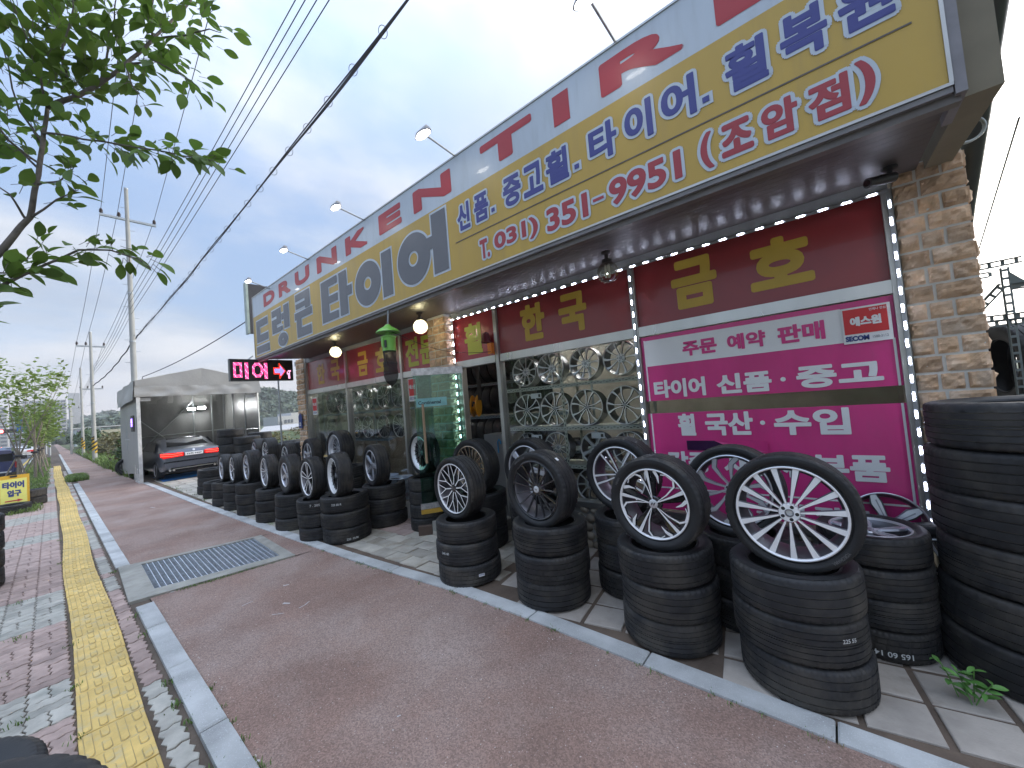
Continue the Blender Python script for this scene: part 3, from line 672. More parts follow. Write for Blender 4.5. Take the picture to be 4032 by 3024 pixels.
# side gusset cladding and slanting drain pipe at the right-hand corner
q = MB(); pts = [(3.10,3.23),(3.10,4.75),(3.45,4.3),(4.0,3.78),(4.62,3.12),(4.62,2.95),(4.35,3.3)]
q.add([(.66,y,z_) for y,z_ in pts] + [(.80,y,z_) for y,z_ in pts], [(0,1,2,3,4,5,6)[::-1], tuple(range(7,14))] + [(i,(i+1)%7,7+(i+1)%7,7+i) for i in range(7)]); build('side_cladding', q, beige, shop)
q = MB(); q.tube([(.93,2.95,4.6),(.93,3.61,3.94),(.93,4.67,3.1),(.94,5.2,2.68)], .062, 16); build('drain_pipe', q, mat('dark_green_pipe', (.04,.05,.047), rough=.35), shop, smooth=40)
# transom and mullions
def part(nm, x0, x1, y0, y1, z0, z1, m, parent=shop): q = MB(); q.box(x0,x1,y0,y1,z0,z1); return build(nm, q, m, parent)
for a, b in ((-10.12,-8.16),(-8.10,-6.08),(-6.02,-5.06),(-4.60,-3.72),(-3.62,-1.64),(-1.58,.43)): part('transom', a, b, 4.15, 4.25, 2.42, 2.525, steel)
for x in (-10.14, -8.13, -6.05, -3.67, -1.61, .445): part('mullion', x-.03, x+.03, 4.14, 4.26, .48 if x not in (-3.67,) else .2, 3.222, frame_m)
for a, b in ((-10.12,-8.16),(-8.10,-6.08),(-3.64,-1.64),(-1.58,.43)): part('sill', a, b, 4.12, 4.27, .48, .545, steel)
# cobble base under the windows
cob = mat('river_cobble', (0.36, 0.31, 0.24), rough=0.75, var=0.25, vs=7, bump=0.003, bs=60, rand=0.35)
mort = mat('mortar', (0.42, 0.42, 0.40), rough=0.95, var=0.1)
basew = []
for nm, (a, b) in (('l', (-10.14,-6.05)), ('r', (-3.6,.45))):
    bw_ = build('stone_base', (lambda q: (q.box(a, b, 4.17, 4.32, -.05, .478), q)[1])(MB()), mort, shop); basew.append((bw_, a, b))
def rock(seed, sx, sy, sz, n=8, m_=5, rough=.16):
    r_ = random.Random(seed); q = MB(); vs = []; off = Vector((r_.random()*50, 0, 0))
    for j in range(1, m_):
        th = math.pi*j/m_
        for k in range(n):
            ph = 2*math.pi*k/n; d = Vector((math.sin(th)*math.cos(ph), math.sin(th)*math.sin(ph), math.cos(th)))
            s = 1 + rough*noise.noise(d*1.4 + off); vs.append((d.x*sx*s, d.y*sy*s, d.z*sz*s))
    vs += [(0,0,sz),(0,0,-sz)]; T_, B_ = len(vs)-2, len(vs)-1; fs = []
    for j in range(m_-2):
        for k in range(n): fs.append((j*n+k, (j+1)*n+k, (j+1)*n+(k+1)%n, j*n+(k+1)%n))
    for k in range(n): fs.append((T_, k, (k+1)%n)); fs.append((B_, (m_-2)*n+(k+1)%n, (m_-2)*n+k))
    q.add(vs, fs); return q
cobm = [rock(s, .07, .045, .055) for s in range(5)]; cobd = [None]*5
for bw_, a, b in basew:
    row = 0; zc = .03
    while zc < .45:
        x = a + .05 + (row % 2)*.06
        while x < b - .06:
            if rnd.random() < .93:
                i = rnd.randrange(5); s = rnd.uniform(.75, 1.15)
                if -5.6 < x < -3.0 or x > -9.5:
                    o = build('cobble', cobm[i], cob, bw_, smooth=True, mesh=cobd[i], loc=(x, 4.165, zc + rnd.uniform(-.01,.01)), rot=(0, rnd.uniform(-.5,.5), rnd.uniform(-.3,.3))); cobd[i] = o.data; o.scale = (s, 1, s)
            x += rnd.uniform(.12, .155)
        zc += .105; row += 1
# split-face stone pillars
stm = mat('split_face_stone', (0.60, 0.40, 0.245), rough=0.9, var=0.30, vs=9, bump=0.010, bs=26, rand=0.24, c2=(0.70, 0.54, 0.40), c2s=5, c2t=(0.45, 0.7))
grout = mat('light_grout', (0.68, 0.66, 0.60), rough=0.95, var=0.08)
def brick_face(L_, H_, dep, seed, nx=9, nz=5):
    """a stone L_ long, H_ high, its broken face towards -y, uneven and pillowed"""
    q = MB(); vs = []; off = Vector((seed*3.7, seed*1.3, 0))
    for j in range(nz+1):
        for i in range(nx+1):
            u, v = i/nx, j/nz; e = min(u*L_, (1-u)*L_, v*H_, (1-v)*H_); k = min(1, e/.012)
            d = dep*(.5 + .5*k) + k*(.022*noise.noise(Vector((u*L_*14, v*H_*20, 0)) + off) + .014*noise.noise(Vector((u*L_*34, v*H_*60, 0)) + off))
            ex = .004*noise.noise(Vector((v*9, u*9, 4)) + off)
            vs.append(((u-.5)*L_ + ex*(k < 1), -d, (v-.5)*H_ + ex*(k < 1)))
    n1 = nx+1; fs = [(j*n1+i, j*n1+i+1, (j+1)*n1+i+1, (j+1)*n1+i) for j in range(nz) for i in range(nx)]
    o = len(vs); rim_ = [i for i in range(n1)] + [j*n1+nx for j in range(1, nz+1)] + [nz*n1+i for i in range(nx-1, -1, -1)] + [j*n1 for j in range(nz-1, 0, -1)]
    vs += [(vs[i][0], 0.01, vs[i][2]) for i in rim_]
    m_ = len(rim_); fs += [(rim_[k], o+k, o+(k+1) % m_, rim_[(k+1) % m_]) for k in range(m_)]
    q.add(vs, fs); return q
def pillar(x0, x1, yf, yb, z0, z1, faces, seed, cw=.131):
    r_ = random.Random(seed)
    p = build('stone_pillar', (lambda q: (q.box(x0+.008, x1-.012, yf+.006, yb, z0, z1), q)[1])(MB()), grout, shop)
    n = int((z1-z0)/cw + .5)
    for k in range(n):
        zc = z0 + (k+.5)*cw; W = x1 - x0; gap = .018
        cuts = ([0, .40, 1] if k % 2 == 0 else [0, .32, .66, 1]) if W < .46 else ([0, .3, .62, 1] if k % 2 else [0, .45, 1])
        cuts = [c_ + (r_.uniform(-.03,.03) if 0 < c_ < 1 else 0) for c_ in cuts]
        for a, b in zip(cuts, cuts[1:]):
            L_ = (b-a)*W - gap
            q = brick_face(L_, cw-gap, r_.uniform(.016, .028), r_.random()*100)
            build('stone', q, stm, p, loc=(x0 + (a+b)/2*W, yf+.010, zc))
        if 'L' in faces or 'R' in faces:
            D_ = yb - yf; cu = [0, .5, 1] if D_ > .3 else [0, 1]
            for a, b in zip(cu, cu[1:]):
                q = brick_face((b-a)*D_-gap, cw-gap, r_.uniform(.022, .036), r_.random()*100, 4, 4)
                if 'R' in faces: build('stone', q, stm, p, loc=(x1-.014, yf+(a+b)/2*D_, zc), rot=(0,0,R(90)))
                else: build('stone', q, stm, p, loc=(x0+.014, yf+(a+b)/2*D_, zc), rot=(0,0,R(-90)))
    return p
pillar(.475, .86, 4.17, 4.42, -.05, 3.36, 'R', 1)
pillar(-5.06, -4.62, 4.02, 4.40, .0, 3.33, 'R', 2)
pillar(-10.62, -10.16, 4.10, 4.42, -.05, 3.33, 'L', 3)
# glazing, red lettered panes above
def pane(x0, x1, z0, z1, m=gls, y=4.2, nm='window_pane'): return part(nm, x0, x1, y-.004, y+.004, z0, z1, m)
pane(-10.1, -8.16, .545, 2.42); pane(-8.1, -6.08, .545, 2.42); pane(-6.02, -5.06, .30, 2.42); pane(-3.64, -1.64, .545, 2.42); pane(-1.58, .415, .545, 2.42)
def redpane(x0, x1, m=redv): return part('lettered_pane', x0, x1, 4.185, 4.215, 2.525, 3.222, m)
YL = 4.180
p_ = redpane(-10.11, -8.16); letters('한', -9.60, -9.18, 2.62, 3.10, YL, yelv, p_, bold=.012); letters('국', -8.88, -8.45, 2.62, 3.12, YL, yelv, p_, bold=.012)
p_ = redpane(-8.10, -6.08); letters('금', -7.66, -7.24, 2.62, 3.12, YL, yelv, p_, bold=.012); letters('호', -6.96, -6.5, 2.62, 3.10, YL, yelv, p_, bold=.012)
p_ = redpane(-6.02, -5.03, redv2); letters('전', -5.93, -5.55, 2.60, 3.12, YL, limev, p_, bold=.012); letters('문', -5.50, -5.12, 2.60, 3.10, YL, limev, p_, bold=.012)
p_ = redpane(-4.60, -3.70, redv2); letters('휠', -4.36, -3.98, 2.60, 3.08, YL, limev, p_, bold=.010)
p_ = redpane(-3.64, -1.64); letters('한', -3.22, -2.82, 2.63, 3.12, YL, yelv, p_, bold=.016); letters('국', -2.60, -2.20, 2.63, 3.12, YL, yelv, p_, bold=.016)
p_ = redpane(-1.58, .42); letters('금', -1.20, -.77, 2.63, 3.13, YL, yelv, p_, bold=.018); letters('호', -.50, -.03, 2.65, 3.10, YL, yelv, p_, bold=.018)
# door step, leaf
step = build('door_step', (lambda q: (q.prism([(-5.05,3.62),(-3.75,3.62),(-3.75,4.3),(-5.5,4.3),(-5.45,3.98)], -.05, .15, 0, .01, .006), q)[1])(MB()), concrete, shop)
leaf = bpy.data.objects.new('door_leaf', None); col.objects.link(leaf); leaf.parent = shop; leaf.location = (-4.43, 4.15, 0)
th_ = math.atan2(3.50-4.15, -4.86+4.43); leaf.rotation_euler = (0, 0, th_)
LW = math.hypot(.43, .65)
part('door_jamb', -4.60, -4.45, 4.16, 4.26, .15, 2.42, frame_m)
film = mat('film_wrapped_steel', (0.55, 0.55, 0.55), rough=0.3, metal=0.6, var=0.35, vs=16)
amber = mat('amber_film', (0.5, 0.3, 0.04), rough=0.5)
part('glass_panel', .02, LW-.02, -.006, .006, .42, 2.34, ggls, leaf)
part('top_rail', 0, LW, -.022, .022, 2.34, 2.45, film, leaf); part('bottom_rail', 0, LW, -.022, .022, .34, .42, film, leaf); part('protective_strip', 0, LW, -.024, .024, .27, .335, amber, leaf)
wood = mat('wooden_handle', (0.36, 0.24, 0.15), rough=0.5, var=0.25, vs=20, stretch=(1,1,.2))
for s in (-1, 1):
    q = MB(); q.tube([(LW-.13, s*.07, 1.02), (LW-.13, s*.072, 1.9)], .019, 10); q.tube([(LW-.13, s*.07, 1.2), (LW-.13, 0, 1.2)], .008, 6); q.tube([(LW-.13, s*.07, 1.72), (LW-.13, 0, 1.72)], .008, 6); build('handle', q, wood, leaf, smooth=40)
cont = mat('aqua_sticker', (0.25, 0.55, 0.55), rough=0.4); inkd = mat('dark_ink', (0.02, 0.05, 0.06), rough=.5)
part('door_sticker', LW-.50, LW-.04, .0075, .0095, 1.86, 1.99, cont, leaf)
s_ = MB(); letter_mb(s_, 'Continental', 0, .34, 0, .055, 0, .001); M_ = Matrix.Translation((LW-.07, .0105, 1.895)) @ Matrix.Rotation(math.pi, 4, 'Z')
q = MB(); q.merge(s_, M_); build('sticker_lettering', q, inkd, leaf)
for x in (.33, .6):
    q = MB(); q.box(x-.03, x+.03, -.09, .09, .15, .27)
    build('brown_block', q, mat('brown_block_wood', (.09,.06,.045), rough=.8), shop, loc=(-4.43+math.cos(th_)*x*1.1, 4.15+math.sin(th_)*x*1.1, 0), rot=(0,0,th_+R(80)))
q = MB(); q.tube([(-5.62, 4.1, 1.02), (-5.6, 4.1, 1.9)], .019, 10); build('handle', q, wood, shop, smooth=40)
# stickers on the glass
red_s = mat('sticker_red', (0.62, 0.03, 0.03), rough=.4, var=.03); navy = mat('navy_ink', (0.03, 0.05, 0.2), rough=.5, var=0); mag = mat('magenta_vinyl', (0.66, 0.04, 0.22), rough=.35, var=.10, vs=2.5, coat=.2, bump=.006, bs=2.5, c2=(.56,.05,.20), c2s=5, c2t=(.5,.8), stretch=(2,1,.6)); whv = mat('white_vinyl', (0.80, 0.80, 0.78), rough=.4, var=.03)
for x in (-9.97, -5.93):
    t = thing('security_sticker', 'small red and white security sticker on the ' + ('far left window by the end pillar' if x < -9 else 'pane beside the door leaf'), 'sticker', (x, 4.19, 2.0 if x < -9 else 2.08))
    part('backing', 0, .24, 0, .003, -.1, .32, whv, t); part('red_field', .015, .225, -.004, -.001, 0, .30, red_s, t); letters('에스원', .03, .21, .12, .2, -.006, whv, t, bold=.002); letters('SECOM', .03, .2, -.07, -.025, -.004, navy, t)
ap = thing('address_plate', 'small navy house number plate on the left end pillar', 'number plate', (-10.5, 4.055, 1.60))
q = MB(); q.prism([(0,0),(.2,0),(.2,.3),(.1,.38),(0,.3)], 0, .012); M_ = Matrix.Rotation(R(90), 4, 'X'); q2 = MB(); q2.merge(q, M_); build('plate', q2, navy, ap); letters('23', .05, .15, .05, .14, -.016, whv, ap, bold=.003); 
# magenta banner
bn = thing('magenta_banner', 'large magenta window banner with white lettering on tyres and wheels', 'banner', (0, 0, 0))
YB = 4.172
q = MB()
q.box(-1.575, .425, YB, YB+.008, 1.71, 2.41); q.box(-1.575, .425, YB, YB+.008, .56, 1.575); build('vinyl_sheet', q, mag, bn)
q = MB()
for a, b, c_, d in ((-1.545,-1.53,.78,1.575),(-1.545,-1.53,1.71,2.37),(.385,.40,.78,1.575),(.385,.40,1.71,2.08),(-1.53,.385,.78,.795)): q.box(a, b, YB-.003, YB-.001, c_, d)
build('white_border', q, whv, bn)
part('white_field', -1.53, .10, YB-.005, YB-.002, 2.085, 2.365, whv, bn)
k_ = dict(bold=.004)
letters('주문', -1.15, -.83, 2.145, 2.295, YB-.011, mag, bn, **k_); letters('예약', -.74, -.43, 2.145, 2.295, YB-.011, mag, bn, **k_); letters('판매', -.34, -.01, 2.14, 2.30, YB-.011, mag, bn, **k_)
k_ = dict(bold=.006)
letters('타이어', -1.48, -.97, 1.735, 1.925, YB-.008, whv, bn, **k_); letters('신품', -.87, -.42, 1.735, 1.925, YB-.008, whv, bn, **k_); letters('·', -.355, -.315, 1.81, 1.85, YB-.008, whv, bn); letters('중고', -.24, .31, 1.735, 1.925, YB-.008, whv, bn, **k_)
letters('휠', -1.27, -1.10, 1.335, 1.56, YB-.008, whv, bn, **k_); letters('국산', -1.01, -.60, 1.335, 1.56, YB-.008, whv, bn, **k_); letters('·', -.545, -.505, 1.43, 1.47, YB-.008, whv, bn); letters('수입', -.44, .08, 1.335, 1.56, YB-.008, whv, bn, **k_)
letters('각종', -1.41, -1.0, .96, 1.175, YB-.008, whv, bn, **k_); letters('자동차', -.88, -.30, .96, 1.175, YB-.008, whv, bn, **k_); letters('부품', -.20, .28, .955, 1.17, YB-.008, whv, bn, **k_)
letters('도매 전문', -.65, .15, .60, .73, YB-.008, whv, bn, **k_)
q = MB(); q.box(-1.2, -.62, YB-.012, YB-.009, 1.19, 1.285); build('dark_slot', q, mat('dark_window_slot', (.04,.012,.05), rough=.2), bn)
q = MB(); q.add([(-.95,YB-.015,1.29),(-.5,YB-.03,1.285),(-.5,YB-.02,1.18),(-.72,YB-.03,1.18)],[(0,3,2,1)]); build('peeling_flap', q, mag, bn)
st = thing('security_poster', 'square red and white security company poster at the banner top right', 'poster', (0, 0, 0))
part('backing', .10, .392, YB-.016, YB-.013, 2.07, 2.36, whv, st); part('red_field', .112, .372, YB-.02, YB-.017, 2.145, 2.345, red_s, st)
letters('에스원', .15, .335, 2.205, 2.28, YB-.024, whv, st, bold=.003); letters('언제나 안심', .27, .365, 2.315, 2.335, YB-.024, whv, st)
letters('SECOM', .112, .255, 2.088, 2.13, YB-.02, navy, st, bold=.002); letters('1588-3112', .275, .365, 2.098, 2.118, YB-.02, mat('grey_ink', (.3,.3,.32), rough=.5), st)
# ------------------------------------------------------------ signboard
sg = thing('signboard', 'long yellow and white rooftop signboard with heavy grey, blue and red lettering', 'signboard')
sgy = mat('sign_yellow', (0.50, 0.325, 0.05), rough=0.42, var=0.06, vs=1.2, coat=0.15, bump=.0006, bs=30, c2=(.44,.29,.06), c2s=5, c2t=(.48,.8), stretch=(2.2,1,.22))
sgw = mat('sign_white', (0.50, 0.56, 0.62), rough=0.38, var=0.05, vs=1.2, coat=0.15, c2=(.43,.48,.52), c2s=5, c2t=(.48,.8), stretch=(2.2,1,.3))
sgred = mat('sign_red', (0.44, 0.035, 0.04), rough=.4, var=.03); sgred2 = mat('sign_phone_red', (0.36, 0.04, 0.05), rough=.4, var=.03); sgblue = mat('sign_navy', (0.05, 0.055, 0.24), rough=.4, var=.04); sggrey = mat('sign_grey', (0.13, 0.135, 0.15), rough=.4, var=.04)
part('yellow_face', -9.93, .60, 3.0, 3.03, 3.285, 4.205, sgy, sg); part('white_face', -9.93, .60, 3.0, 3.03, 4.205, 4.655, sgw, sg)
part('trim', -9.95, .615, 2.992, 3.06, 3.268, 3.285, frame_m, sg); part('trim', -9.95, .615, 2.992, 3.06, 4.655, 4.672, frame_m, sg); part('trim', .60, .616, 2.992, 3.06, 3.285, 4.655, frame_m, sg); part('trim', -9.946, -9.93, 2.992, 3.06, 3.285, 4.655, frame_m, sg)
part('back_box', -9.9, .59, 3.032, 3.18, 3.3, 4.64, greym, sg); part('side_plate', .618, .66, 3.0, 3.35, 3.22, 4.66, mat('grey_side_plate', (.22,.21,.22), rough=.5), sg)
part('bottom_ledge', -9.94, .612, 3.001, 3.10, 3.235, 3.266, mat('ledge_grey', (.2,.19,.19), rough=.5), sg)
for a, b, t_ in ((-9.24,-8.6,'D'),(-8.37,-7.78,'R'),(-7.56,-6.93,'U'),(-6.63,-5.9,'N'),(-5.62,-4.97,'K'),(-4.66,-4.12,'E'),(-3.86,-3.14,'N'),(-2.66,-1.97,'T'),(-1.73,-1.56,'I'),(-1.26,-.60,'R'),(-.39,.12,'E')):
    letters(t_, a, b, 4.29, 4.57, 2.997, sgred, sg, bold=.018 if t_ != 'I' else .004, off=.022)
def strokes(name, items, x0, x1, z0, z1):
    """heavy block letters cut from bars and rings, with a white edge behind"""
    fg, ed = MB(), MB(); e = .028
    X = lambda u: x0 + (x1-x0)*u
    Z_ = lambda v: z0 + (z1-z0)*v
    for i, it in enumerate(items):
        yf_, ye = 2.9945 - .0002*(i % 5) - .0002*i, 2.9985 - .0001*i
        if it[0] == 'b':
            _, u0, v0, u1, v1 = it; fg.add([(X(u0),yf_,Z_(v0)),(X(u1),yf_,Z_(v0)),(X(u1),yf_,Z_(v1)),(X(u0),yf_,Z_(v1))],[(0,1,2,3)]); ed.add([(X(u0)-e,ye,Z_(v0)-e),(X(u1)+e,ye,Z_(v0)-e),(X(u1)+e,ye,Z_(v1)+e),(X(u0)-e,ye,Z_(v1)+e)],[(0,1,2,3)])
        else:
            _, cu, cv, rx, rz, k = it; n = 40; rx *= (x1-x0); rz *= (z1-z0); cx, cz = X(cu), Z_(cv)
            for mb_, a0, b0, yy in ((fg, 1.0, k, yf_), (ed, None, None, ye)):
                vs = []
                for j in range(n):
                    c_, s = math.cos(2*math.pi*j/n), math.sin(2*math.pi*j/n)
                    if mb_ is fg: vs += [(cx+rx*c_, yy, cz+rz*s), (cx+rx*k*c_, yy, cz+rz*k*s)]
                    else: vs += [(cx+(rx+e)*c_, yy, cz+(rz+e)*s), (cx+max(.01, rx*k-e*.9)*c_, yy, cz+max(.01, rz*k-e*.9)*s)]
                mb_.add(vs, [(2*j, 2*((j+1) % n), 2*((j+1) % n)+1, 2*j+1) for j in range(n)])
    build('letter_outline', ed, sgw, sg); build('block_letter', fg, sggrey, sg)
B = 'b'
strokes('deu', [(B,.06,.34,.33,1),(B,.33,.79,.95,1),(B,.33,.34,.95,.55),(B,0,0,1,.22)], -9.80, -9.03, 3.345, 4.07)
strokes('reong', [(B,0,.83,.55,1),(B,.30,.6,.55,.83),(B,0,.6,.30,.76),(B,0,.40,.28,.6),(B,.28,.40,.62,.52),(B,.72,.42,1,1),(B,.58,.66,.72,.82),('r',.60,.17,.27,.165,.16)], -8.82, -7.93, 3.31, 4.10)
strokes('keun', [(B,.08,.84,.92,1),(B,.64,.60,.92,.84),(B,.08,.66,.64,.78),(B,0,.42,1,.58),(B,.1,0,.38,.42),(B,.38,0,.93,.2)], -7.66, -6.92, 3.345, 4.15)
strokes('ta', [(B,0,0,.26,1),(B,.26,.82,.56,1),(B,.26,.41,.56,.59),(B,.26,0,.56,.18),(B,.62,0,.86,1),(B,.86,.40,1,.62)], -6.53, -5.50, 3.41, 4.10)
strokes('i', [('r',.36,.5,.355,.5,.30),(B,.76,.02,1,1)], -5.40, -4.42, 3.40, 4.04)
strokes('eo', [('r',.345,.44,.34,.44,.30),(B,.60,.45,.74,.66),(B,.74,.02,1,1)], -4.28, -3.28, 3.42, 4.16)
ko = dict(om=sgw, outline=.022, bold=.007)
for a, b, t_ in ((-3.08,-2.88,'신'),(-2.81,-2.60,'품'),(-2.39,-2.16,'중'),(-2.13,-1.90,'고'),(-1.86,-1.62,'휠'),(-1.41,-1.16,'타'),(-1.09,-.87,'이'),(-.80,-.56,'어'),(-.37,-.13,'휠'),(-.06,.17,'복'),(.22,.45,'원')): letters(t_, a, b, 3.785, 4.085, 2.993, sgblue, sg, **ko)
for x in (-2.54, -1.54, -.50): q = MB(); q.box(x-.022, x+.022, 2.992, 2.994, 3.82, 3.86); build('dot', q, sgblue, sg); q = MB(); q.box(x-.045, x+.045, 2.996, 2.9985, 3.797, 3.883); build('dot_outline', q, sgw, sg)
part('thin_line', -3.14, .50, 2.996, 2.999, 3.68, 3.69, mat('dark_line', (.12,.1,.08), rough=.5), sg)
ko = dict(om=sgw, outline=.022, bold=.006)
letters('T.', -2.77, -2.63, 3.375, 3.585, 2.993, sgred2, sg, **ko); letters('031)', -2.56, -2.0, 3.375, 3.585, 2.993, sgred2, sg, **ko); letters('351', -1.90, -1.47, 3.37, 3.585, 2.993, sgred2, sg, **ko)
letters('-', -1.42, -1.32, 3.465, 3.49, 2.993, sgred2, sg, outline=.02, om=sgw); letters('9951', -1.27, -.70, 3.365, 3.585, 2.993, sgred2, sg, **ko)
letters('(', -.57, -.49, 3.35, 3.61, 2.993, sgred2, sg, **ko); letters('조', -.44, -.25, 3.375, 3.60, 2.993, sgred2, sg, off=.004, om=sgw, outline=.022, bold=.011); letters('암', -.20, -.01, 3.37, 3.60, 2.993, sgred2, sg, **ko); letters('점', .04, .23, 3.36, 3.59, 2.993, sgred2, sg, **ko); letters(')', .26, .34, 3.35, 3.61, 2.993, sgred2, sg, **ko)
# sign floodlights
flood_e = emit('flood_lamp_lens', (1, .96, .9), 14)
FL = [(-1.10, -1.10, 4.70, 'floodlight on a bare arm above the letter R of the signboard, nearest the camera'), (-3.03, -3.06, 4.69, 'floodlight above the last N of the English word on the signboard'), (-4.96, -5.04, 4.67, 'floodlight above the letter K of the signboard'), (-6.80, -6.96, 4.66, 'floodlight above the first N of the signboard'), (-8.62, -8.91, 4.62, 'floodlight at the far left end of the signboard beside the dark projecting sign')]
for xh, xb, zh, lb in FL:
    t = thing('floodlight', lb, 'floodlight', (xh, 2.55, zh), group='floodlights on arms above the signboard')
    q = MB(); q.lathe([(0, .035), (.07, .035), (.10, .015), (.105, -.005), (.095, -.01)], 20); q.lathe([(0,.055),(.045,.052),(.05,.035)], 14)
    for k in range(10): q.box(-.08+k*.016, -.077+k*.016, -.05, .05, .03, .055)
    o = build('lamp_head', q, mat('lamp_housing', (.32,.32,.33), rough=.4) if 'lamp_housing' not in bpy.data.materials else bpy.data.materials['lamp_housing'], t, rot=(R(-6), 0, 0), smooth=35); o.scale = (1.15, .5, 1)
    q = MB(); q.lathe([(0, -.008), (.09, -.006)], 20); o = build('lens', q, flood_e, t, rot=(R(-6), 0, 0)); o.scale = (1.1, .42, 1)
    q = MB(); q.tube([(0, .03, .01), (xb-xh, .55, -.02)], .011, 8); build('arm', q, galv, t, smooth=40)
# projecting box sign at the end
t = thing('projecting_sign', 'dark edged projecting box sign behind the left end of the signboard', 'projecting sign', (-10.6, 3.1, 0))
part('box', -.06, .06, 0, .9, 3.98, 5.18, mat('dark_sign_back', (.045,.045,.05), rough=.5), t); part('edge_frame', -.08, .08, -.05, -.001, 3.96, 5.2, mat('pale_green_edge', (.35,.42,.38), rough=.4), t); part('bracket', -.02, .02, .901, 1.1, 4.6, 4.66, blackm, t)
# LED message board
t = thing('message_board', 'black LED message board with pink Korean letters and a red and blue arrow', 'LED sign', (-9.9, 2.5, 2.78))
q = MB(); q.box(-.09, 0, 0, 1.24, 0, .46); build('cabinet', q, blackm, t); q = MB(); q.box(-.1, .012, -.012, 0, -.012, .472); q.box(-.1, .012, 1.24, 1.252, -.012, .472); q.box(-.1, .012, 0, 1.24, .46, .472); q.box(-.1, .012, 0, 1.24, -.012, 0); build('cabinet_frame', q, mat('board_frame', (.08,.085,.085), rough=.4), t)
pk, wk, rk, bk = emit('pink_led', (1, .07, .28), 2.0), emit('pale_pink_led', (1, .38, .62), 2.0), emit('red_led', (1, .05, .02), 1.6), emit('violet_led', (.35, .3, 1), 1.8)
rows = ["................................................................",
".XXXXXXX..XXX.....XXXXX...XXX..........X.......................",
".XXXXXXX..XXX....XXXXXXX..XXX..........XX......................",
".XX...XX..XXX...XXX...XXX.XXX..........XOX.....................",
".XX...XX..XXX...XX.....XX.XXX.....XXXXXXOOX....................",
".XX...XX..XXX...XX.....XXXXXX.....XOOOOOOOOX...................",
".XX...XX..XXX...XX.....XXXXXX.....XOOOOOOOOOX..XXX..............",
".XX...XX..XXX...XX.....XX.XXX.....XOOOOOOOOX..X.X..............",
".XX...XX..XXX...XXX...XXX.XXX.....XXXXXXOOX...XXX..............",
".XXXXXXX..XXX....XXXXXXX..XXX..........XOX.....XX...............",
".XXXXXXX..XXX.....XXXXX...XXX..........XX......XX...............",
"..........XXX.............XXX..........X.......XX..............."]
q = MB(); NC = 50
for j, r_ in enumerate(rows):
    for s in range(2):
        for i, ch in enumerate(r_[:NC]):
            if ch == '.': continue
            y = .03 + (i+.5)*1.18/NC; zz_ = .43 - (j*2+s+.5)*.40/24
            mi = (0 if (i*3+j*5+s) % 4 else 1) if i < 32 else (2 if ch == 'X' else 3)
            if i >= 45: mi = 1
            q.box(.002, .006, y-.0065, y+.0065, zz_-.0045, zz_+.0045, mi)
build('lit_diodes', q, [pk, wk, rk, bk], t, kind='stuff')
q = MB(); q.tube([(-.04,.35,.47),(-.04,.45,.56)], .012); q.tube([(-.04,.95,.47),(-.04,.95,.56)], .012); build('bracket', q, galv, t)
# globe lamps under the soffit
gl_on = emit('lit_bulb', (1, .93, .62), 24); gcl = glass('clear_globe_glass', (.90, .90, .82), .05); frost = mat('frosted_globe', (.85,.82,.65), rough=.3, emis=(1,.85,.5), es=.6, alpha=.55)
for x, zc, lit, lb in ((-1.62, 3.04, 0, 'unlit clear glass globe lamp under the soffit beside the white light strip'), (-4.68, 3.07, 1, 'lit round globe lamp beside the middle stone pillar'), (-7.39, 3.08, 1, 'lit round globe lamp over the far left window')):
    t = thing('globe_lamp', lb, 'globe lamp', (x, 3.6, zc), group='globe lamps under the soffit')
    q = MB(); q.lathe([(.045, .10), (.075, .075), (.10, .04), (.108, 0), (.10, -.045), (.075, -.08), (.04, -.10), (0, -.106)], 28); build('globe', q, frost if lit else gcl, t, smooth=True)
    q = MB(); q.lathe([(0,.21),(.05,.21),(.05,.19),(.02,.18),(.02,.14),(.05,.13),(.052,.095),(0,.094)], 20); build('fitting', q, mat('dark_fitting', (.06,.05,.05), rough=.5), t, smooth=35)
    q = MB()
    for dx in (-.018, .018, 0): q.tube([(dx, .018 if dx == 0 else -.01, .08), (dx, .018 if dx == 0 else -.01, -.05)], .011, 8)
    build('bulb', q, gl_on if lit else mat('unlit_bulb', (.6,.58,.5), rough=.4), t, smooth=40)
# LED light strips
ledm = emit('led_white', (.74, .79, 1), 26); stripm = mat('strip_backing', (.42,.43,.44), rough=.35, metal=.5)
mod = MB()
mod.box(-.038, .038, -.004, .004, -.009, .009, 1)
for k in (-1, 0, 1): mod.box(k*.018-.0045, k*.018+.0045, -.010, -.0045, -.0045, .0045, 0)
modd = [None]
def strip(label, p0, p1, n, rot):
    t = thing('light_strip', label, 'light strip', p0, rot)
    L_ = (Vector(p1)-Vector(p0)).length; q = MB(); q.box(-.02, L_+.02, .0045, .010, -.011, .011); build('strip_backing', q, stripm, t)
    for k in range(n):
        o = build('led_module', mod, [ledm, whitep], t, mesh=modd[0], loc=((k+.5)*L_/n, 0, rnd.uniform(-.002,.002))); modd[0] = o.data
strip('long horizontal white LED strip under the soffit', (-4.62, 4.13, 3.20), (.44, 4.13, 3.20), 34, (0,0,0))
strip('vertical white LED strip against the right stone pillar', (.455, 4.125, .62), (.455, 4.125, 3.16), 19, (0, R(-90), 0))
strip('vertical white LED strip on the mullion left of the magenta banner', (-1.61, 4.125, 1.0), (-1.61, 4.125, 3.14), 16, (0, R(-90), 0))
strip('vertical white LED strip on the middle stone pillar beside the door', (-4.572, 4.14, .75), (-4.572, 4.14, 3.15), 18, (0, R(-90), 0))
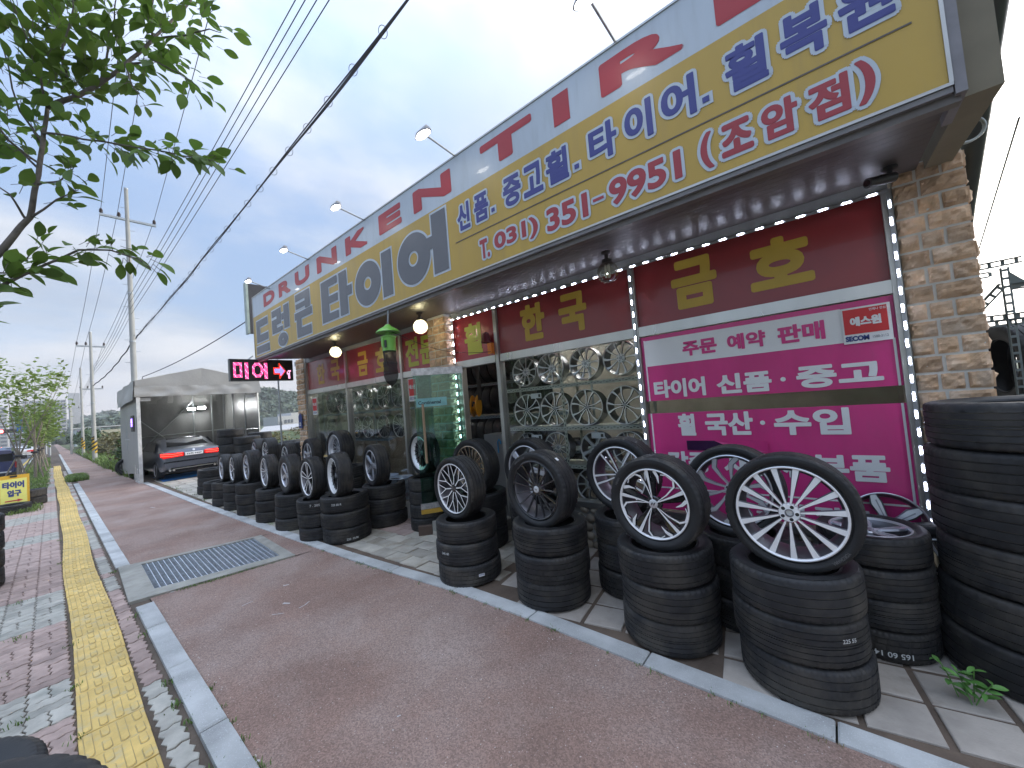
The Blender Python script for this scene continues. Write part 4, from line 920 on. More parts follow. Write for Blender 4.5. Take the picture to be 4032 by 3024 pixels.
# camera, cable coil, alarm, mosquito trap
t = thing('security_camera', 'small black bullet security camera under the soffit by the right pillar', 'security camera', (.45, 3.88, 3.28))
q = MB(); q.lathe([(0,0),(.045,0),(.045,-.02),(.015,-.03),(.012,-.06)], 16); build('mount', q, blackm, t, smooth=40)
q = MB(); q.tube([(0,0,-.055),(-.03,-.02,-.075),(-.04,-.03,-.08)], .012, 8); q.tube([(.02,.02,-.07),(-.13,-.10,-.10)], .034, 14); build('body', q, blackm, t, smooth=40); q = MB(); q.tube([(-.128,-.099,-.0985),(-.134,-.104,-.1)], .022, 14); build('lens', q, mat('camera_lens', (.03,.005,.01), rough=.1), t)
t = thing('cable_coil', 'coiled grey cable hanging above the right pillar', 'cable', (.83, 4.0, 3.37))
q = MB()
for k in range(5):
    r_ = .075+.006*rnd.random(); c_ = (rnd.uniform(-.006,.006), 0, rnd.uniform(-.006,.006)); q.tube([(c_[0]+r_*math.cos(a_*math.pi/12), -.1+.006*k, c_[2]+r_*math.sin(a_*math.pi/12)) for a_ in range(25)], .005, 6, cap=False)
build('coil', q, mat('grey_cable', (.5,.54,.53), rough=.4), t, smooth=True)
q = MB(); q.tube([(0,-.1,.08),(-.01,-.08,.16),(-.02,-.03,.24)], .008, 6); build('plug', q, blackm, t)
t = thing('alarm_beacon', 'orange alarm beacon on the steel mullion above the doorway', 'beacon', (-3.74, 4.1, 2.60))
q = MB(); q.box(-.04,.04,-.03,.03,-.06,.1); build('body', q, mat('orange_plastic', (.75,.2,.01), rough=.35), t); q = MB(); q.lathe([(0,.28),(.05,.25),(.08,.12),(.05,.11)], 10); build('cover', q, mat('maroon_cover', (.12,.01,.02), rough=.3), t, loc=(-.08,0,0))
t = thing('mosquito_trap', 'bright green mosquito trap with a black net bag hanging under the soffit', 'insect trap', (-4.62, 3.0, 0))
lime = mat('lime_plastic', (.20, .52, .08), rough=.3, var=.04)
q = MB(); q.lathe([(0,3.03),(.03,3.03),(.05,3.005),(.12,2.965),(.16,2.93),(.165,2.92),(.15,2.925),(0,2.95)], 32); build('cap', q, lime, t, smooth=40)
q = MB(); q.lathe([(.0,2.925),(.035,2.925),(.035,2.86),(0,2.86)], 16); q.lathe([(.103,2.865),(.103,2.85),(.093,2.848),(.088,2.68),(.09,2.665),(0,2.665)], 32); q.box(-.02,.02,-.105,-.088,2.72,2.84); build('housing', q, lime, t, smooth=40)
part('label_plate', .03, .075, -.0925, -.082, 2.70, 2.80, blackm, t)
netm = mat('black_net', (.015,.014,.014), rough=.9, alpha=.66)
q = MB(); q.lathe([(.088,2.664),(.082,2.58),(.086,2.52),(.096,2.50),(.088,2.43),(.098,2.36),(.094,2.31),(.075,2.25),(.045,2.21),(.018,2.19),(.022,2.175),(0,2.17)], 24); build('net_bag', q, netm, t, smooth=True)
q = MB()
for z_ in (2.50, 2.36): q.lathe([(.093,z_+.004),(.096,z_),(.093,z_-.004)], 24)
q.tube([(0,0,2.19),(.004,0,2.05),(-.002,0,1.9)], .004, 5); q.tube([(.02,-.09,2.66),(.035,-.094,2.55),(.05,-.08,2.45)], .004, 5); build('net_hoop', q, blackm, t)
q = MB(); q.tube([(0,0,3.03),(0,.02,3.25)], .006, 6); q.tube([(.02,0,3.03),(.02,.02,3.25)], .004, 6); build('hanging_rod', q, galv, t)
# thin cable across the door head
t = thing('sagging_cable', 'thin dark cable sagging from the mosquito trap across the pillar to the alarm beacon', 'cable', (0,0,0))
q = MB(); q.tube([(-4.60+.9*k/12, 3.05+1.04*k/12, 2.93-.36*(k/12) - .25*math.sin(math.pi*k/12)*.5) for k in range(13)], .004, 5); build('wire', q, blackm, t)
# ------------------------------------------------------------ inside the shop
tl = emit('tube_light', (1,.97,.9), 80)
for x in (-8.6, -2.3, -4.6):
    t = thing('ceiling_tube_light', {-8.6:'ceiling tube light behind the far left windows', -2.3:'ceiling tube light behind the wheel display', -4.6:'ceiling tube light deep inside the doorway'}[x], 'ceiling light', (x, 5.3 if x != -4.6 else 6.6, 3.34))
    q = MB(); q.box(-.6,.6,-.06,.06,-.02,.02); build('housing', q, whitep, t); q = MB(); q.tube([(-.56,0,-.035),(.56,0,-.035)], .014, 8); build('tube', q, tl, t)
def rack(name, label, x0, x1, y, depth, levels, posts, m, z0=.3, z1=2.45, holes=True):
    t = thing(name, label, 'shelf rack', (0,0,0)); hb = holem
    for x in posts:
        for yy in (y, y+depth):
            q = MB(); q.box(x-.02, x+.02, yy-.002, yy+.002, z0, z1); 
            if holes and yy == y:
                k = z0+.06
                while k < z1-.04: q.box(x-.006, x+.006, yy-.0035, yy-.0022, k, k+.028, 1); k += .06
            build('post', q, [m, hb], t)
    for z_ in levels:
        q = MB(); q.box(x0, x1, y-.006, y-.003, z_-.025, z_+.025); q.box(x0, x1, y-.003, y+depth, z_+.018, z_+.022)
        if holes:
            x = x0+.03; k = 0
            while x < x1-.03: q.box(x, x+.028, y-.0075, y-.0062, z_+(.006 if k % 2 else -.006)-.004, z_+(.006 if k % 2 else -.006)+.004, 1); x += .042; k += 1
        build('shelf', q, [m, hb], t)
    return t
cream = mat('cream_angle_steel', (.50,.52,.44), rough=.5, var=.05); blueg = mat('blue_grey_steel', (.16,.22,.26), rough=.45, var=.1)
rack('display_rack', 'cream slotted steel rack of wheels behind the window right of the door', -3.86, -1.70, 4.42, .4, (1.985, 1.41, .905), (-3.84, -2.80, -1.72), cream)
rack('display_rack', 'blue grey steel rack of polished wheels behind the left windows', -10.55, -6.4, 4.68, .4, (1.86, 1.22), (-10.5, -7.98, -6.45), blueg, holes=False)
G1 = 'wheels on the display rack right of the door'
pos = ['leftmost', 'second from left', 'third from left', 'rightmost']
for k, (x, z_) in enumerate(((-3.44,2.24),(-2.98,2.24),(-2.45,2.24),(-1.96,2.25))): loose_rim(pos[k]+' silver ten petal wheel on the top shelf of the window rack', x, 4.52, z_, 'petal10', .215, .18, group=G1, lean=R(-4))
for k, (x, z_) in enumerate(((-3.44,1.675),(-2.96,1.675),(-2.47,1.67),(-1.95,1.67))): loose_rim(pos[k]+' black and machined silver wheel on the second shelf of the window rack', x, 4.52, z_, 'blade10', .232, .2, group=G1, lean=R(-4))
for k, (x, des, lb) in enumerate(((-3.48,'star6','black edged wheel at the left of the third shelf of the window rack'),(-2.98,'fourteen','thin spoked wheel on the third shelf of the window rack, half hidden'),(-2.40,'broad5','film wrapped grey wheel on the third shelf of the window rack'),(-1.95,'thin10','dark wheel at the right end of the third shelf of the window rack'))): loose_rim(lb, x, 4.52, 1.145, des, .205, .18, group=G1, lean=R(-4))
loose_rim('grey multi blade wheel standing below the lowest shelf of the window rack', -2.50, 4.50, .67, 'plainblade', .20, .18, group=G1, lean=R(-8))
G2 = 'polished wheels on the rack behind the left windows'
o6 = ['first', 'second', 'third', 'fourth', 'fifth', 'sixth']
for k, x in enumerate((-10.12,-9.55,-8.92,-8.31,-7.63,-7.07)): loose_rim(o6[k]+' polished wheel from the left on the upper shelf behind the left windows', x, 4.8, 2.16, ('thin10','double5','double5','y5','double5','star6')[k], .25, .2, group=G2)
for k, x in enumerate((-10.2,-8.88,-8.36,-7.7,-7.08)): loose_rim(o6[k]+' polished wheel from the left on the lower shelf behind the left windows', x, 4.8, 1.515, ('fourteen','double5','y5','fourteen','thin10')[k], .25, .2, group=G2)
# tag cards on the rack
for k, (x, z_) in enumerate(((-3.2,1.88),(-3.25,1.30),(-2.30,1.32))):
    t = thing('tag_card', ('white paper tag below the top shelf of the window rack','white paper tag on the third shelf of the window rack, left side','white paper tag on the film wrapped wheel')[k], 'paper tag', (x, 4.36, z_)); part('card', -.09, .09, 0, .002, -.035, .035, whitep, t); part('print_block', .04, .075, -.003, -.001, -.02, .02, blackm, t)
t = thing('tag_card', 'pale yellow card hanging at the left edge of the window rack', 'paper tag', (-3.82, 4.37, 1.83)); part('card', -.045, .045, 0, .002, -.07, .07, mat('cream_card', (.6,.62,.4), rough=.6), t)
# tyres on racks seen through the doorway
rack('tyre_rack', 'dark steel rack of new tyres inside the doorway', -6.2, -3.2, 5.6, .5, (2.2, 1.55, .9), (-6.15, -4.65, -3.25), blueg)
for j, z_ in enumerate((2.24, 1.59, .94)):
    for k in range(9):
        o = tyre('tyre', f'{o6[k] if k < 6 else ("seventh","eighth","ninth")[k-6]} new tyre on the {("top","middle","bottom")[j]} shelf of the rack inside the doorway', -6.0+k*.225, 5.85, z_+.32, .315, .205, .21, 0, 'new tyres on the rack inside the doorway', rot=(0, R(90), 0))
        if 2 < k < 8 and j > 0: part('paper_band', -.318, -.3155, -.10, .10, -.05, .05, whitep, o)
for k in range(3): tyre('tyre', ('topmost','middle','lowest')[k]+' tyre of the dark stack on the shop floor beyond the doorway', -4.0, 6.9, .42+.22*(2-k), .32, .215, .21, 0, 'dark stack beyond the doorway')
t = thing('hose_reel', 'yellow orange air hose reel hanging inside the doorway', 'hose reel', (-5.05, 5.0, 1.80), (0, 0, R(-62)))
ry = mat('reel_yellow', (.72,.34,.015), rough=.35, var=.06)
q = MB(); q.lathe([(0,-.06),(.19,-.06),(.2,-.05),(.19,-.04),(.1,-.035),(.1,.035),(.19,.04),(.2,.05),(.19,.06),(0,.06)], 36); o = build('drum', q, ry, t, rot=(R(90),0,0), smooth=35)
q = MB(); q.lathe([(0,.075),(.045,.072),(.05,.06)], 20); build('hub_plate', q, galv, t, rot=(R(90),0,0)); q = MB(); q.tube([(.1,.02,.05),(.24,.03,.07),(.3,.03,.0)], .015, 8); q.box(-.03,.03,.06,.12,.1,1.4); build('hose_arm', q, blackm, t)
t = thing('grey_cabinet', 'grey steel cabinet low inside the doorway with a blue hook on it', 'cabinet', (-4.75, 5.2, .3)); part('body', -.35, .35, 0, .4, 0, .95, greym, t); q = MB(); q.tube([(.0,-.02,.62),(.0,-.02,.82),(.03,-.02,.86),(.07,-.02,.82),(.07,-.02,.78)], .012, 8); build('blue_hook', q, mat('blue_plastic', (.05,.3,.6), rough=.3), t)
# cardboard behind the left window
cb = mat('cardboard', (.36,.27,.18), rough=.85, var=.12, vs=6)
t = thing('cardboard_box', 'flattened brown cardboard boxes leaning inside the left window', 'cardboard', (-6.75, 4.45, .5))
part('upper_sheet', -.5, .42, .1, .13, .33, .72, cb, t); part('lower_sheet', -.5, .35, 0, .03, 0, .36, cb, t); q = MB(); q.add([(-.5,.1,.72),(.42,.1,.72),(.5,.3,.80),(-.45,.3,.78)],[(0,1,2,3)]); build('flap', q, cb, t)
# steel rims stacked outside under the left window
lsteel = mat('pale_steel_rim', (.42,.48,.55), rough=.35, metal=.6, var=.1)
for j, x in enumerate((-6.42, -5.98)):
    for k in range(3):
        q = MB(); q.lathe([(.20,0),(.205,.012),(.19,.018),(.175,.03),(.17,.085),(.19,.1),(.205,.108),(.2,.12),(.165,.1),(.15,.03),(0,.03)], 32)
        build('steel_rim', q, lsteel, smooth=40, loc=(x, 3.9+.02*k, .30+.125*k), label=('bottom','middle','top')[k]+' pale steel rim of the '+('left','right')[j]+' stack under the left window', cat='wheel rim', group='steel rims stacked under the left window')
q = MB(); q.box(-6.75,-5.7,3.72,4.14,-.02,.29); build('rim_plinth', q, mort, shop)
for k in range(14):
    i = rnd.randrange(5); o = build('cobble', None, None, shop, mesh=cobd[i] or cobd[0], loc=(-6.68+.075*k, 3.715, .06+.13*(k % 2)+rnd.uniform(0,.02)), rot=(0,rnd.uniform(-.5,.5),0))
# broom handle in front of the banner
# ------------------------------------------------------------ stacks of tyres and the wheels on them
chalkw = mat('white_chalk', (.55,.57,.56), rough=.9, var=.1); emb = mat('moulded_rubber', (.10,.10,.10), rough=.55, var=.1)
word = {2: ['bottom','top'], 3: ['bottom','middle','top'], 4: ['bottom','second lowest','third lowest','top'], 5: ['bottom','second lowest','middle','fourth lowest','top'], 6: ['bottom','second lowest','third lowest','fourth lowest','fifth lowest','top'], 7: ['bottom','second lowest','third lowest','middle','fifth lowest','sixth lowest','top']}
def stack(desc, x, y, n, Rt, w, r0, style=0, z0=0, jit=.012, leanx=0, leany=0, skip_top=False):
    out = []
    for k in range(n):
        R2 = Rt*rnd.uniform(.985, 1.012) if jit else Rt
        o = tyre('tyre', f'{word[n][k]} tyre of the stack {desc}', x + rnd.uniform(-jit,jit) + leanx*k, y + rnd.uniform(-jit,jit) + leany*k, z0 + w*(k+.5)*.985, Rt, w, r0, (style + k) % 3, 'tyres in stacks on the forecourt')
        s = R2/Rt; o.scale = (s, s, 1)
        out.append(o)
    return out
def tang(o, ang): return ang - o.rotation_euler.z
GW = 'wheels standing on the tyre stacks'
# right-hand front row
S1 = stack('under the big silver fifteen spoke wheel', -.30, 2.97, 3, .345, .243, .235, 1)
W1 = wheel('big silver fifteen spoke wheel standing on its stack in the right foreground', -.27, 2.90, 1.035, 'fifteen', .347, .235, .274, spin=R(90+12), group=GW, lean=R(-2))
S2 = stack('under the black and silver angular five spoke wheel', -1.10, 2.99, 3, .345, .235, .235, 2)
W2 = wheel('black and silver angular five spoke wheel with an H badge on its centre', -1.09, 2.92, 1.0, 'angular', .347, .235, .256, spin=R(96), group=GW, yaw=R(-3))
S3 = stack('under the gloss black many spoke wheel', -2.18, 2.99, 3, .35, .240, .235, 0)
W3 = wheel('gloss black many spoke wheel with small silver centre badge', -2.19, 2.94, 1.005, 'black15', .352, .235, .266, spin=R(97), group=GW, yaw=R(-4))
S4 = stack('under the black and silver mesh wheel by the doorway', -3.22, 2.90, 3, .335, .215, .225, 1)
W4 = wheel('black and silver mesh pattern wheel on the stack nearest the doorway', -3.34, 2.94, .925, 'mesh', .345, .225, .272, spin=R(8), group=GW, yaw=R(-4))
# second row, right side
stack('behind the mesh wheel, in front of the doorway', -3.72, 3.62, 3, .34, .235, .23, 2)
wheel('bronze finned wheel standing behind the mesh wheel in front of the doorway', -3.74, 3.60, 1.02, 'fins', .36, .235, .275, group=GW, yaw=R(-2))
stack('hidden behind the gloss black wheel', -2.75, 3.62, 3, .34, .235, .23, 0)
wheel('bright silver broad five spoke wheel half hidden behind the gloss black wheel', -2.80, 3.60, 1.04, 'broad5', .35, .225, .268, spin=R(70), group=GW, yaw=R(-3))
stack('below the double spoke wheel by the banner edge', -1.60, 3.52, 3, .33, .235, .23, 1)
wheel('black and silver double spoke wheel in the second row beside the banner edge', -1.62, 3.50, 1.06, 'double5', .352, .225, .266, spin=R(50), group=GW, yaw=R(-3))
stack('hidden behind the big silver fifteen spoke wheel', -.66, 3.52, 3, .335, .23, .23, 2)
wheel('grey twisted turbine wheel leaning between the two front wheels before the banner', -.68, 3.46, 1.00, 'turbine', .35, .225, .27, group=GW, lean=R(-4))
S9 = stack('lying right of the fifteen spoke wheel', .10, 3.62, 3, .295, .195, .21, 1)
w9 = wheel('wheel with bright silver face lying flat on the short stack by the banner corner', .10, 3.62, .195*3.5, 'petal5', .297, .195, .215, flat=True, group=None)
loose_rim('silver wheel rim leaning on the banner behind the short stack', .22, 4.06, .66, 'petal5', .235, .1, lean=R(-14), spin=R(30))
wheel('black and silver wheel on the ground between the short stack and the tall right stack', .47, 3.93, .40, 'y5', .335, .21, .245, lean=R(-6), spin=R(20))
# tall stack on the right
G_ = stack('of big worn tyres at the right picture edge', .79, 3.62, 6, .395, .272, .24, 0, leanx=.004, leany=.002)
# left group, front row
T1 = stack('under the black mesh wheel with silver lip', -5.84, 2.84, 3, .345, .222, .225, 1)
wheel('black mesh wheel with polished silver lip on the front stack left of the door', -5.84, 2.78, .945, 'blackmesh', .34, .225, .262, group=GW, yaw=R(-10))
stack('under the silver five petal wheel in front of the step', -5.92, 3.55, 3, .345, .222, .23, 2)
wheel('silver five petal wheel on the wide stack beside the green glass door', -5.98, 3.48, .965, 'petal5', .345, .225, .25, group=GW, yaw=R(-10))
T2 = stack('under the black and silver double five spoke wheel', -6.33, 2.66, 3, .30, .205, .215, 0)
wheel('black and silver double five spoke wheel on the narrow stack', -6.50, 2.66, .885, 'double5', .335, .205, .262, group=GW, spin=R(20), yaw=R(-4))
stack('under the plain silver five spoke wheel with ribbed tyre', -7.33, 2.70, 3, .325, .20, .215, 2)
wheel('plain silver five spoke wheel with tall ribbed sidewall', -7.46, 2.69, .885, 'petal5', .345, .225, .205, style=2, group=GW, spin=R(54), yaw=R(-4))
stack('under the fine double spoke wheel with red centre', -8.30, 2.68, 3, .305, .20, .21, 1)
wheel('silver fine double spoke wheel with small red centre', -8.42, 2.67, .885, 'thin10', .32, .205, .258, group=GW, yaw=R(-4))
stack('under the bright many spoke wheel seen edge on', -9.38, 2.68, 3, .33, .215, .22, 2)
wheel('bright silver many spoke wheel seen almost edge on', -9.50, 2.70, .925, 'turbine', .345, .255, .25, group=GW, yaw=R(-4))
stack('under the black and silver twisted spoke wheel', -10.26, 2.64, 3, .30, .19, .21, 0)
wheel('black and silver twisted spoke wheel in the far part of the front row', -10.42, 2.66, .85, 'y5', .325, .21, .25, group=GW, yaw=R(-4))
stack('under the farthest silver wheel of the front row', -11.1, 2.63, 3, .30, .18, .21, 1)
wheel('farthest silver wheel of the front row', -11.3, 2.66, .82, 'petal5', .325, .20, .25, group=GW, yaw=R(-4))
stack('of two tyres near the end of the front row', -12.6, 2.76, 2, .305, .205, .21, 2)
stack('of wide tyres ending the front row', -13.5, 2.86, 3, .34, .225, .225, 0)
# left group, second row
stack('under the deep dish chrome wheel', -7.42, 3.66, 4, .335, .215, .22, 1)
wheel('large deep dish chrome mesh wheel, highest of the left group', -7.50, 3.62, 1.185, 'deepmesh', .365, .27, .285, group=GW, yaw=R(-4))
stack('behind the plain silver five spoke wheel', -8.7, 3.62, 3, .33, .22, .22, 2)
wheel('silver broad blade wheel in the second row by the end window', -8.78, 3.62, 1.05, 'broad5', .345, .225, .24, group=GW, yaw=R(-4))
stack('in the second row before the left end pillar', -9.95, 3.62, 3, .32, .21, .22, 0)
wheel('black rimmed wheel in the second row in front of the left end pillar', -10.05, 3.62, .97, 'y5', .34, .225, .24, group=GW, yaw=R(-4))
stack('in the second row just left of the end pillar', -11.2, 3.62, 3, .34, .225, .22, 1)
wheel('dark grey wheel in the second row left of the end pillar', -11.3, 3.62, 1.06, 'double5', .355, .255, .25, group=GW, yaw=R(-4))
stack('farthest back in the second row', -12.4, 3.7, 3, .34, .22, .22, 2)
wheel('wheel seen only by its tread at the far end of the second row', -12.5, 3.72, 1.03, 'petal5', .35, .25, .25, group=GW, yaw=R(-4))
stack('standing alone before the tent, left and tallest', -15.0, 3.70, 7, .36, .245, .22, 0, jit=.03)
stack('standing before the tent, in the middle', -14.5, 4.02, 6, .36, .24, .22, 1, jit=.03)
stack('standing before the tent, rearmost and brownest', -15.6, 4.72, 6, .36, .25, .22, 2, jit=.03)
for k, (x, y, n) in enumerate(((-13.6,4.55,5),(-13.2,5.2,5),(-12.6,5.5,5),(-14.6,5.35,5))): stack('in the low end wall pile, '+('front left','front right','right end','rear left')[k], x, y, n, .34, .225, .22, k % 3)
# wheel seen through the green glass door
stack('behind the green glass door, against the middle pillar', -5.02, 3.74, 4, .27, .20, .20, 0, jit=.004)
wheel('dark mesh wheel with a pale rim line seen through the green glass door', -5.06, 3.78, 1.14, 'blackmesh', .335, .20, .26, group=GW, yaw=R(-8))
# street side stacks
stack('at the left picture edge on the pavement', -8.62, -.76, 4, .335, .235, .22, 0)
BL1 = stack('in the bottom left corner nearest the camera', -1.22, -.336, 4, .412, .23, .24, 1, jit=0)
wheel('wheel lying flat on the stack in the bottom left corner', -1.22, -.336, .23*3.94+.115, 'petal5', .414, .23, .25, flat=True)
stack('behind the wheel in the bottom left corner', -2.44, -.41, 3, .38, .228, .24, 2)
# badges, chalk marks, stickers, moulded names
q = MB(); letter_mb(q, 'H', -.017, .017, -.011, .011, 0, .0012, shear=.35, step=.0001); M_ = Matrix.Rotation(R(-90), 4, 'X')
zf = .235*.44 - .012 + .0062
def on_face(W, body, w_, h_, z_, m, bold=.001, shear=0., name='badge_letter'):
    vs, fs = tmesh(body, .02, shear); mb = MB(); mb.add([((u-.5)*w_, (v-.5)*h_, z_) for u, v in vs], fs); return build(name, mb, m, W)
on_face(W2, 'H', .036, .022, zf, gblack, shear=.35); on_face(W3, 'N', .022, .014, .235*.44-.03+.0062, gblack)
q = MB(); q.lathe([(.019,.235*.44-.03+.0055),(.021,.235*.44-.03+.0062),(.023,.235*.44-.03+.0055)], 24); build('badge_ring', q, machined, W3)
ring_text(W1, 'YOKOHAMA', .312, R(-45), .018, .235*.5+.0006, emb); ring_text(W3, 'BRIDGESTONE', .308, R(118), .018, .235*.5+.0006, emb); ring_text(W2, 'NEXEN', .300, R(150), .016, .235*.5+.0006, emb)
for o in (W1, W2, W3, W4):
    pass
camaz = lambda o: math.atan2(-o.location.y, -o.location.x)
def mark(o, body, Rt, da, z_, h, flip=False, asp=.6): return wrap_text(o, body, Rt+.0025, camaz(o) + da - o.rotation_euler.z, z_, h, chalkw, asp, flip=flip)
mark(T1[0], '220  05/M', .345, R(10), -.06, .030); mark(T1[2], '225 05 R', .345, R(-20), .0, .03); mark(T2[2], '7 . 205  885', .305, R(0), .02, .034)
mark(S9[0], '165 60 14', .30, R(10), -.05, .034, flip=True); mark(S4[1], '245 40', .34, R(-42), .01, .026); mark(S1[1], '225 55', .35, R(40), .03, .022)
def wrapbox(o, Rt, ang, z_, w_, h_, m, name='paper_sticker'):
    P = []; n = 6
    for k in range(n+1):
        a_ = ang - o.rotation_euler.z + (k/n-.5)*w_/Rt
        P += [(Rt*math.cos(a_), Rt*math.sin(a_), z_-h_/2), (Rt*math.cos(a_), Rt*math.sin(a_), z_+h_/2)]
    q = MB(); q.add(P, [(2*k, 2*k+2, 2*k+3, 2*k+1) for k in range(n)]); return build(name, q, m, o)
wrapbox(S4[0], .342, camaz(S4[0])+R(18), .01, .062, .028, whitep); wrap_text(S4[0], 'RF MAXIMUS', .3435, camaz(S4[0])+R(18)-S4[0].rotation_euler.z, .008, .012, navy, .42)
# sticker on the tread of the standing black wheel (its axis points along -y)
a0 = R(52); P = []
for k in range(5):
    a_ = a0 + (k/4-.5)*.10
    P += [(.3545*math.cos(a_), .3545*math.sin(a_), .02), (.3545*math.cos(a_), .3545*math.sin(a_), -.012)]
q = MB(); q.add(P, [(2*k, 2*k+2, 2*k+3, 2*k+1) for k in range(4)]); build('paper_sticker', q, whitep, W3)
# plant at the foot of the tall stack
pl = thing('green_plant', 'small green leafy weed at the foot of the tall right stack', 'plant', (.42, 3.16, 0))
lm = mat('plant_leaf', (.10,.24,.05), rough=.5, var=.25, vs=20)
def leaf_mb(L_, W_, curl=.25):
    q = MB(); n = 5; vs = []
    for i in range(n+1):
        t = i/n; w_ = W_*math.sin(math.pi*min(1, t*.93+.04))**.8*.5*(1 if t < .99 else .1); z_ = -curl*L_*t*t
        vs += [(t*L_, -w_, z_+w_*.3), (t*L_, 0, z_), (t*L_, w_, z_+w_*.3)]
    fs = []
    for i in range(n):
        a_, b_ = i*3, i*3+3; fs += [(a_,b_,b_+1,a_+1), (a_+1,b_+1,b_+2,a_+2)]
    q.add(vs, fs); return q
st_ = MB(); lmesh = None
for s in range(4):
    bx, by = rnd.uniform(-.05,.05), rnd.uniform(-.03,.03); tx, ty, tz = bx+rnd.uniform(-.08,.08), by+rnd.uniform(-.06,.06), rnd.uniform(.12,.24)
    st_.tube([(bx,by,0),((bx+tx)/2,(by+ty)/2,tz*.6),(tx,ty,tz)], .003, 5)
    for k in range(8):
        f = .25+.75*k/7; o = build('leaf', leaf_mb(.065,.026) if lmesh is None else None, lm, pl, mesh=lmesh, loc=(bx+(tx-bx)*f, by+(ty-by)*f, tz*f), rot=(rnd.uniform(-.5,.5), rnd.uniform(-.6,.1), rnd.uniform(0,6.28)), smooth=True if lmesh is None else False); lmesh = o.data; s_ = rnd.uniform(.7,1.2); o.scale = (s_,s_,s_)
build('stem', st_, lm, pl)
# glove at the right edge
gl = thing('work_glove', 'navy and yellow work glove lying on the slabs at the right edge', 'glove', (.80, 2.62, .02), (0,0,R(40)))
gb = rock(9, .075, .045, .028, 10, 6, .2); o = build('palm', gb, mat('navy_glove', (.012,.014,.04), rough=.8, var=.3, bump=.004, bs=60), gl, smooth=True)
for k in range(4): q = MB(); q.tube([(.05,-.03+.02*k,.005),(.09,-.035+.023*k,.005),(.115,-.036+.024*k,-.004)], .010, 8); build('finger', q, bpy.data.materials['navy_glove'], gl, smooth=40)
q = MB(); q.tube([(.0,.035,.01),(.04,.065,.0)], .011, 8); build('thumb', q, bpy.data.materials['navy_glove'], gl, smooth=40); q = MB(); q.lathe([(.031,-.012),(.034,0),(.031,.012)], 16); build('yellow_cuff', q, mat('yellow_cuff', (.5,.4,.02), rough=.8), gl, loc=(-.07,0,.0), rot=(0,R(90),0))
# slotted steel rack with big tyres right of the pillar
rk_ = thing('outdoor_rack', 'grey green slotted steel rack standing right of the stone pillar', 'shelf rack', (0,0,0))
agm = mat('grey_green_angle', (.20,.23,.22), rough=.5, metal=.3, var=.1)
def angle(p0, p1, w_=.045):
    """slotted angle bar between two points: side straps joined by short ties, the slots left open"""
    p0, p1 = Vector(p0), Vector(p1); d = p1-p0; L_ = d.length; q = MB()
    for s in (-1, 1): q.box(0, L_, s*w_/2-.007, s*w_/2+.007, -.0015, .0015)
    k = 0
    while k < L_: q.box(k, k+.022, -w_/2, w_/2, -.0012, .0012); k += .075
    for s in (1,): q.box(0, L_, w_/2-.0015, w_/2+.0015, 0, .03)
    o = build('slotted_bar', q, agm, rk_, loc=p0); o.rotation_euler = d.to_track_quat('X', 'Y').to_euler(); return o
angle((1.27,5.5,0),(1.27,5.5,2.66)); angle((1.10,5.5,2.70),(1.36,5.45,2.70)); angle((1.10,5.5,2.62),(1.18,5.5,2.62),.04); angle((1.06,5.6,2.25),(1.24,5.45,2.50)); angle((1.30,5.5,2.48),(1.75,5.3,2.46)); angle((1.0,5.5,2.22),(2.2,5.5,2.20)); angle((1.62,6.3,0),(1.62,6.3,2.52),.05); angle((.95,5.5,2.17),(2.2,5.5,2.15))
q = MB(); q.add([(1.29,5.49,2.62),(1.29,5.49,2.46),(1.46,5.45,2.47),(1.36,5.47,2.52)],[(0,1,2,3)]); build('gusset', q, agm, rk_)
for k, (x, y, z_) in enumerate(((1.36,5.9,1.78),(1.62,5.5,1.72),(1.2,6.2,1.1),(1.7,5.9,1.0))): tyre('tyre', ('large tyre on edge in the outdoor rack just right of the pillar','large tyre in the outdoor rack at the picture edge','tyre low in the outdoor rack behind the pillar','tyre low in the outdoor rack at the picture edge')[k], x, y, z_, .40, .26, .25, 0, 'tyres in the outdoor rack', rot=(0, R(90), R(12)))
q = MB(); q.box(.9,2.3,5.6,6.4,1.28,1.32); q.box(.9,2.3,5.6,6.4,.55,.59); build('shelf', q, agm, rk_)
# ------------------------------------------------------------ canvas garage
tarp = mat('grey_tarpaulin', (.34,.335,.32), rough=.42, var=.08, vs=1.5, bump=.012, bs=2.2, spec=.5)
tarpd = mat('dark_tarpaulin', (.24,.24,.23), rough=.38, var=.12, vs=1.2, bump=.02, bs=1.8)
tent = thing('canvas_garage', 'grey tarpaulin garage tent open to the front with a car inside', 'tent', (0,0,0))
X0, X1, Y0, Y1, ZE, ZR, YR = -19.3, -24.6, 2.02, 5.85, 3.10, 4.18, 3.9
def cloth(P, nu, nv, amp, freq, seed, m, nm, ax=0, fold=0):
    """hanging sheet between four corners, its surface folded"""
    q = MB(); vs = []; a_, b_, c_, d_ = [Vector(p) for p in P]; nn = (b_-a_).cross(d_-a_).normalized()
    for j in range(nv+1):
        for i in range(nu+1):
            u, v = i/nu, j/nv; p = a_.lerp(b_, u).lerp(d_.lerp(c_, u), v)
            s = noise.noise(Vector((u*freq+seed, v*freq*.35, seed)))*amp + fold*math.sin(u*freq*5+3*v)*amp*.3
            p = p + nn*s; vs.append(tuple(p))
    q.add(vs, [(j*(nu+1)+i, j*(nu+1)+i+1, (j+1)*(nu+1)+i+1, (j+1)*(nu+1)+i) for j in range(nv) for i in range(nu)])
    return build(nm, q, m, tent, smooth=True)
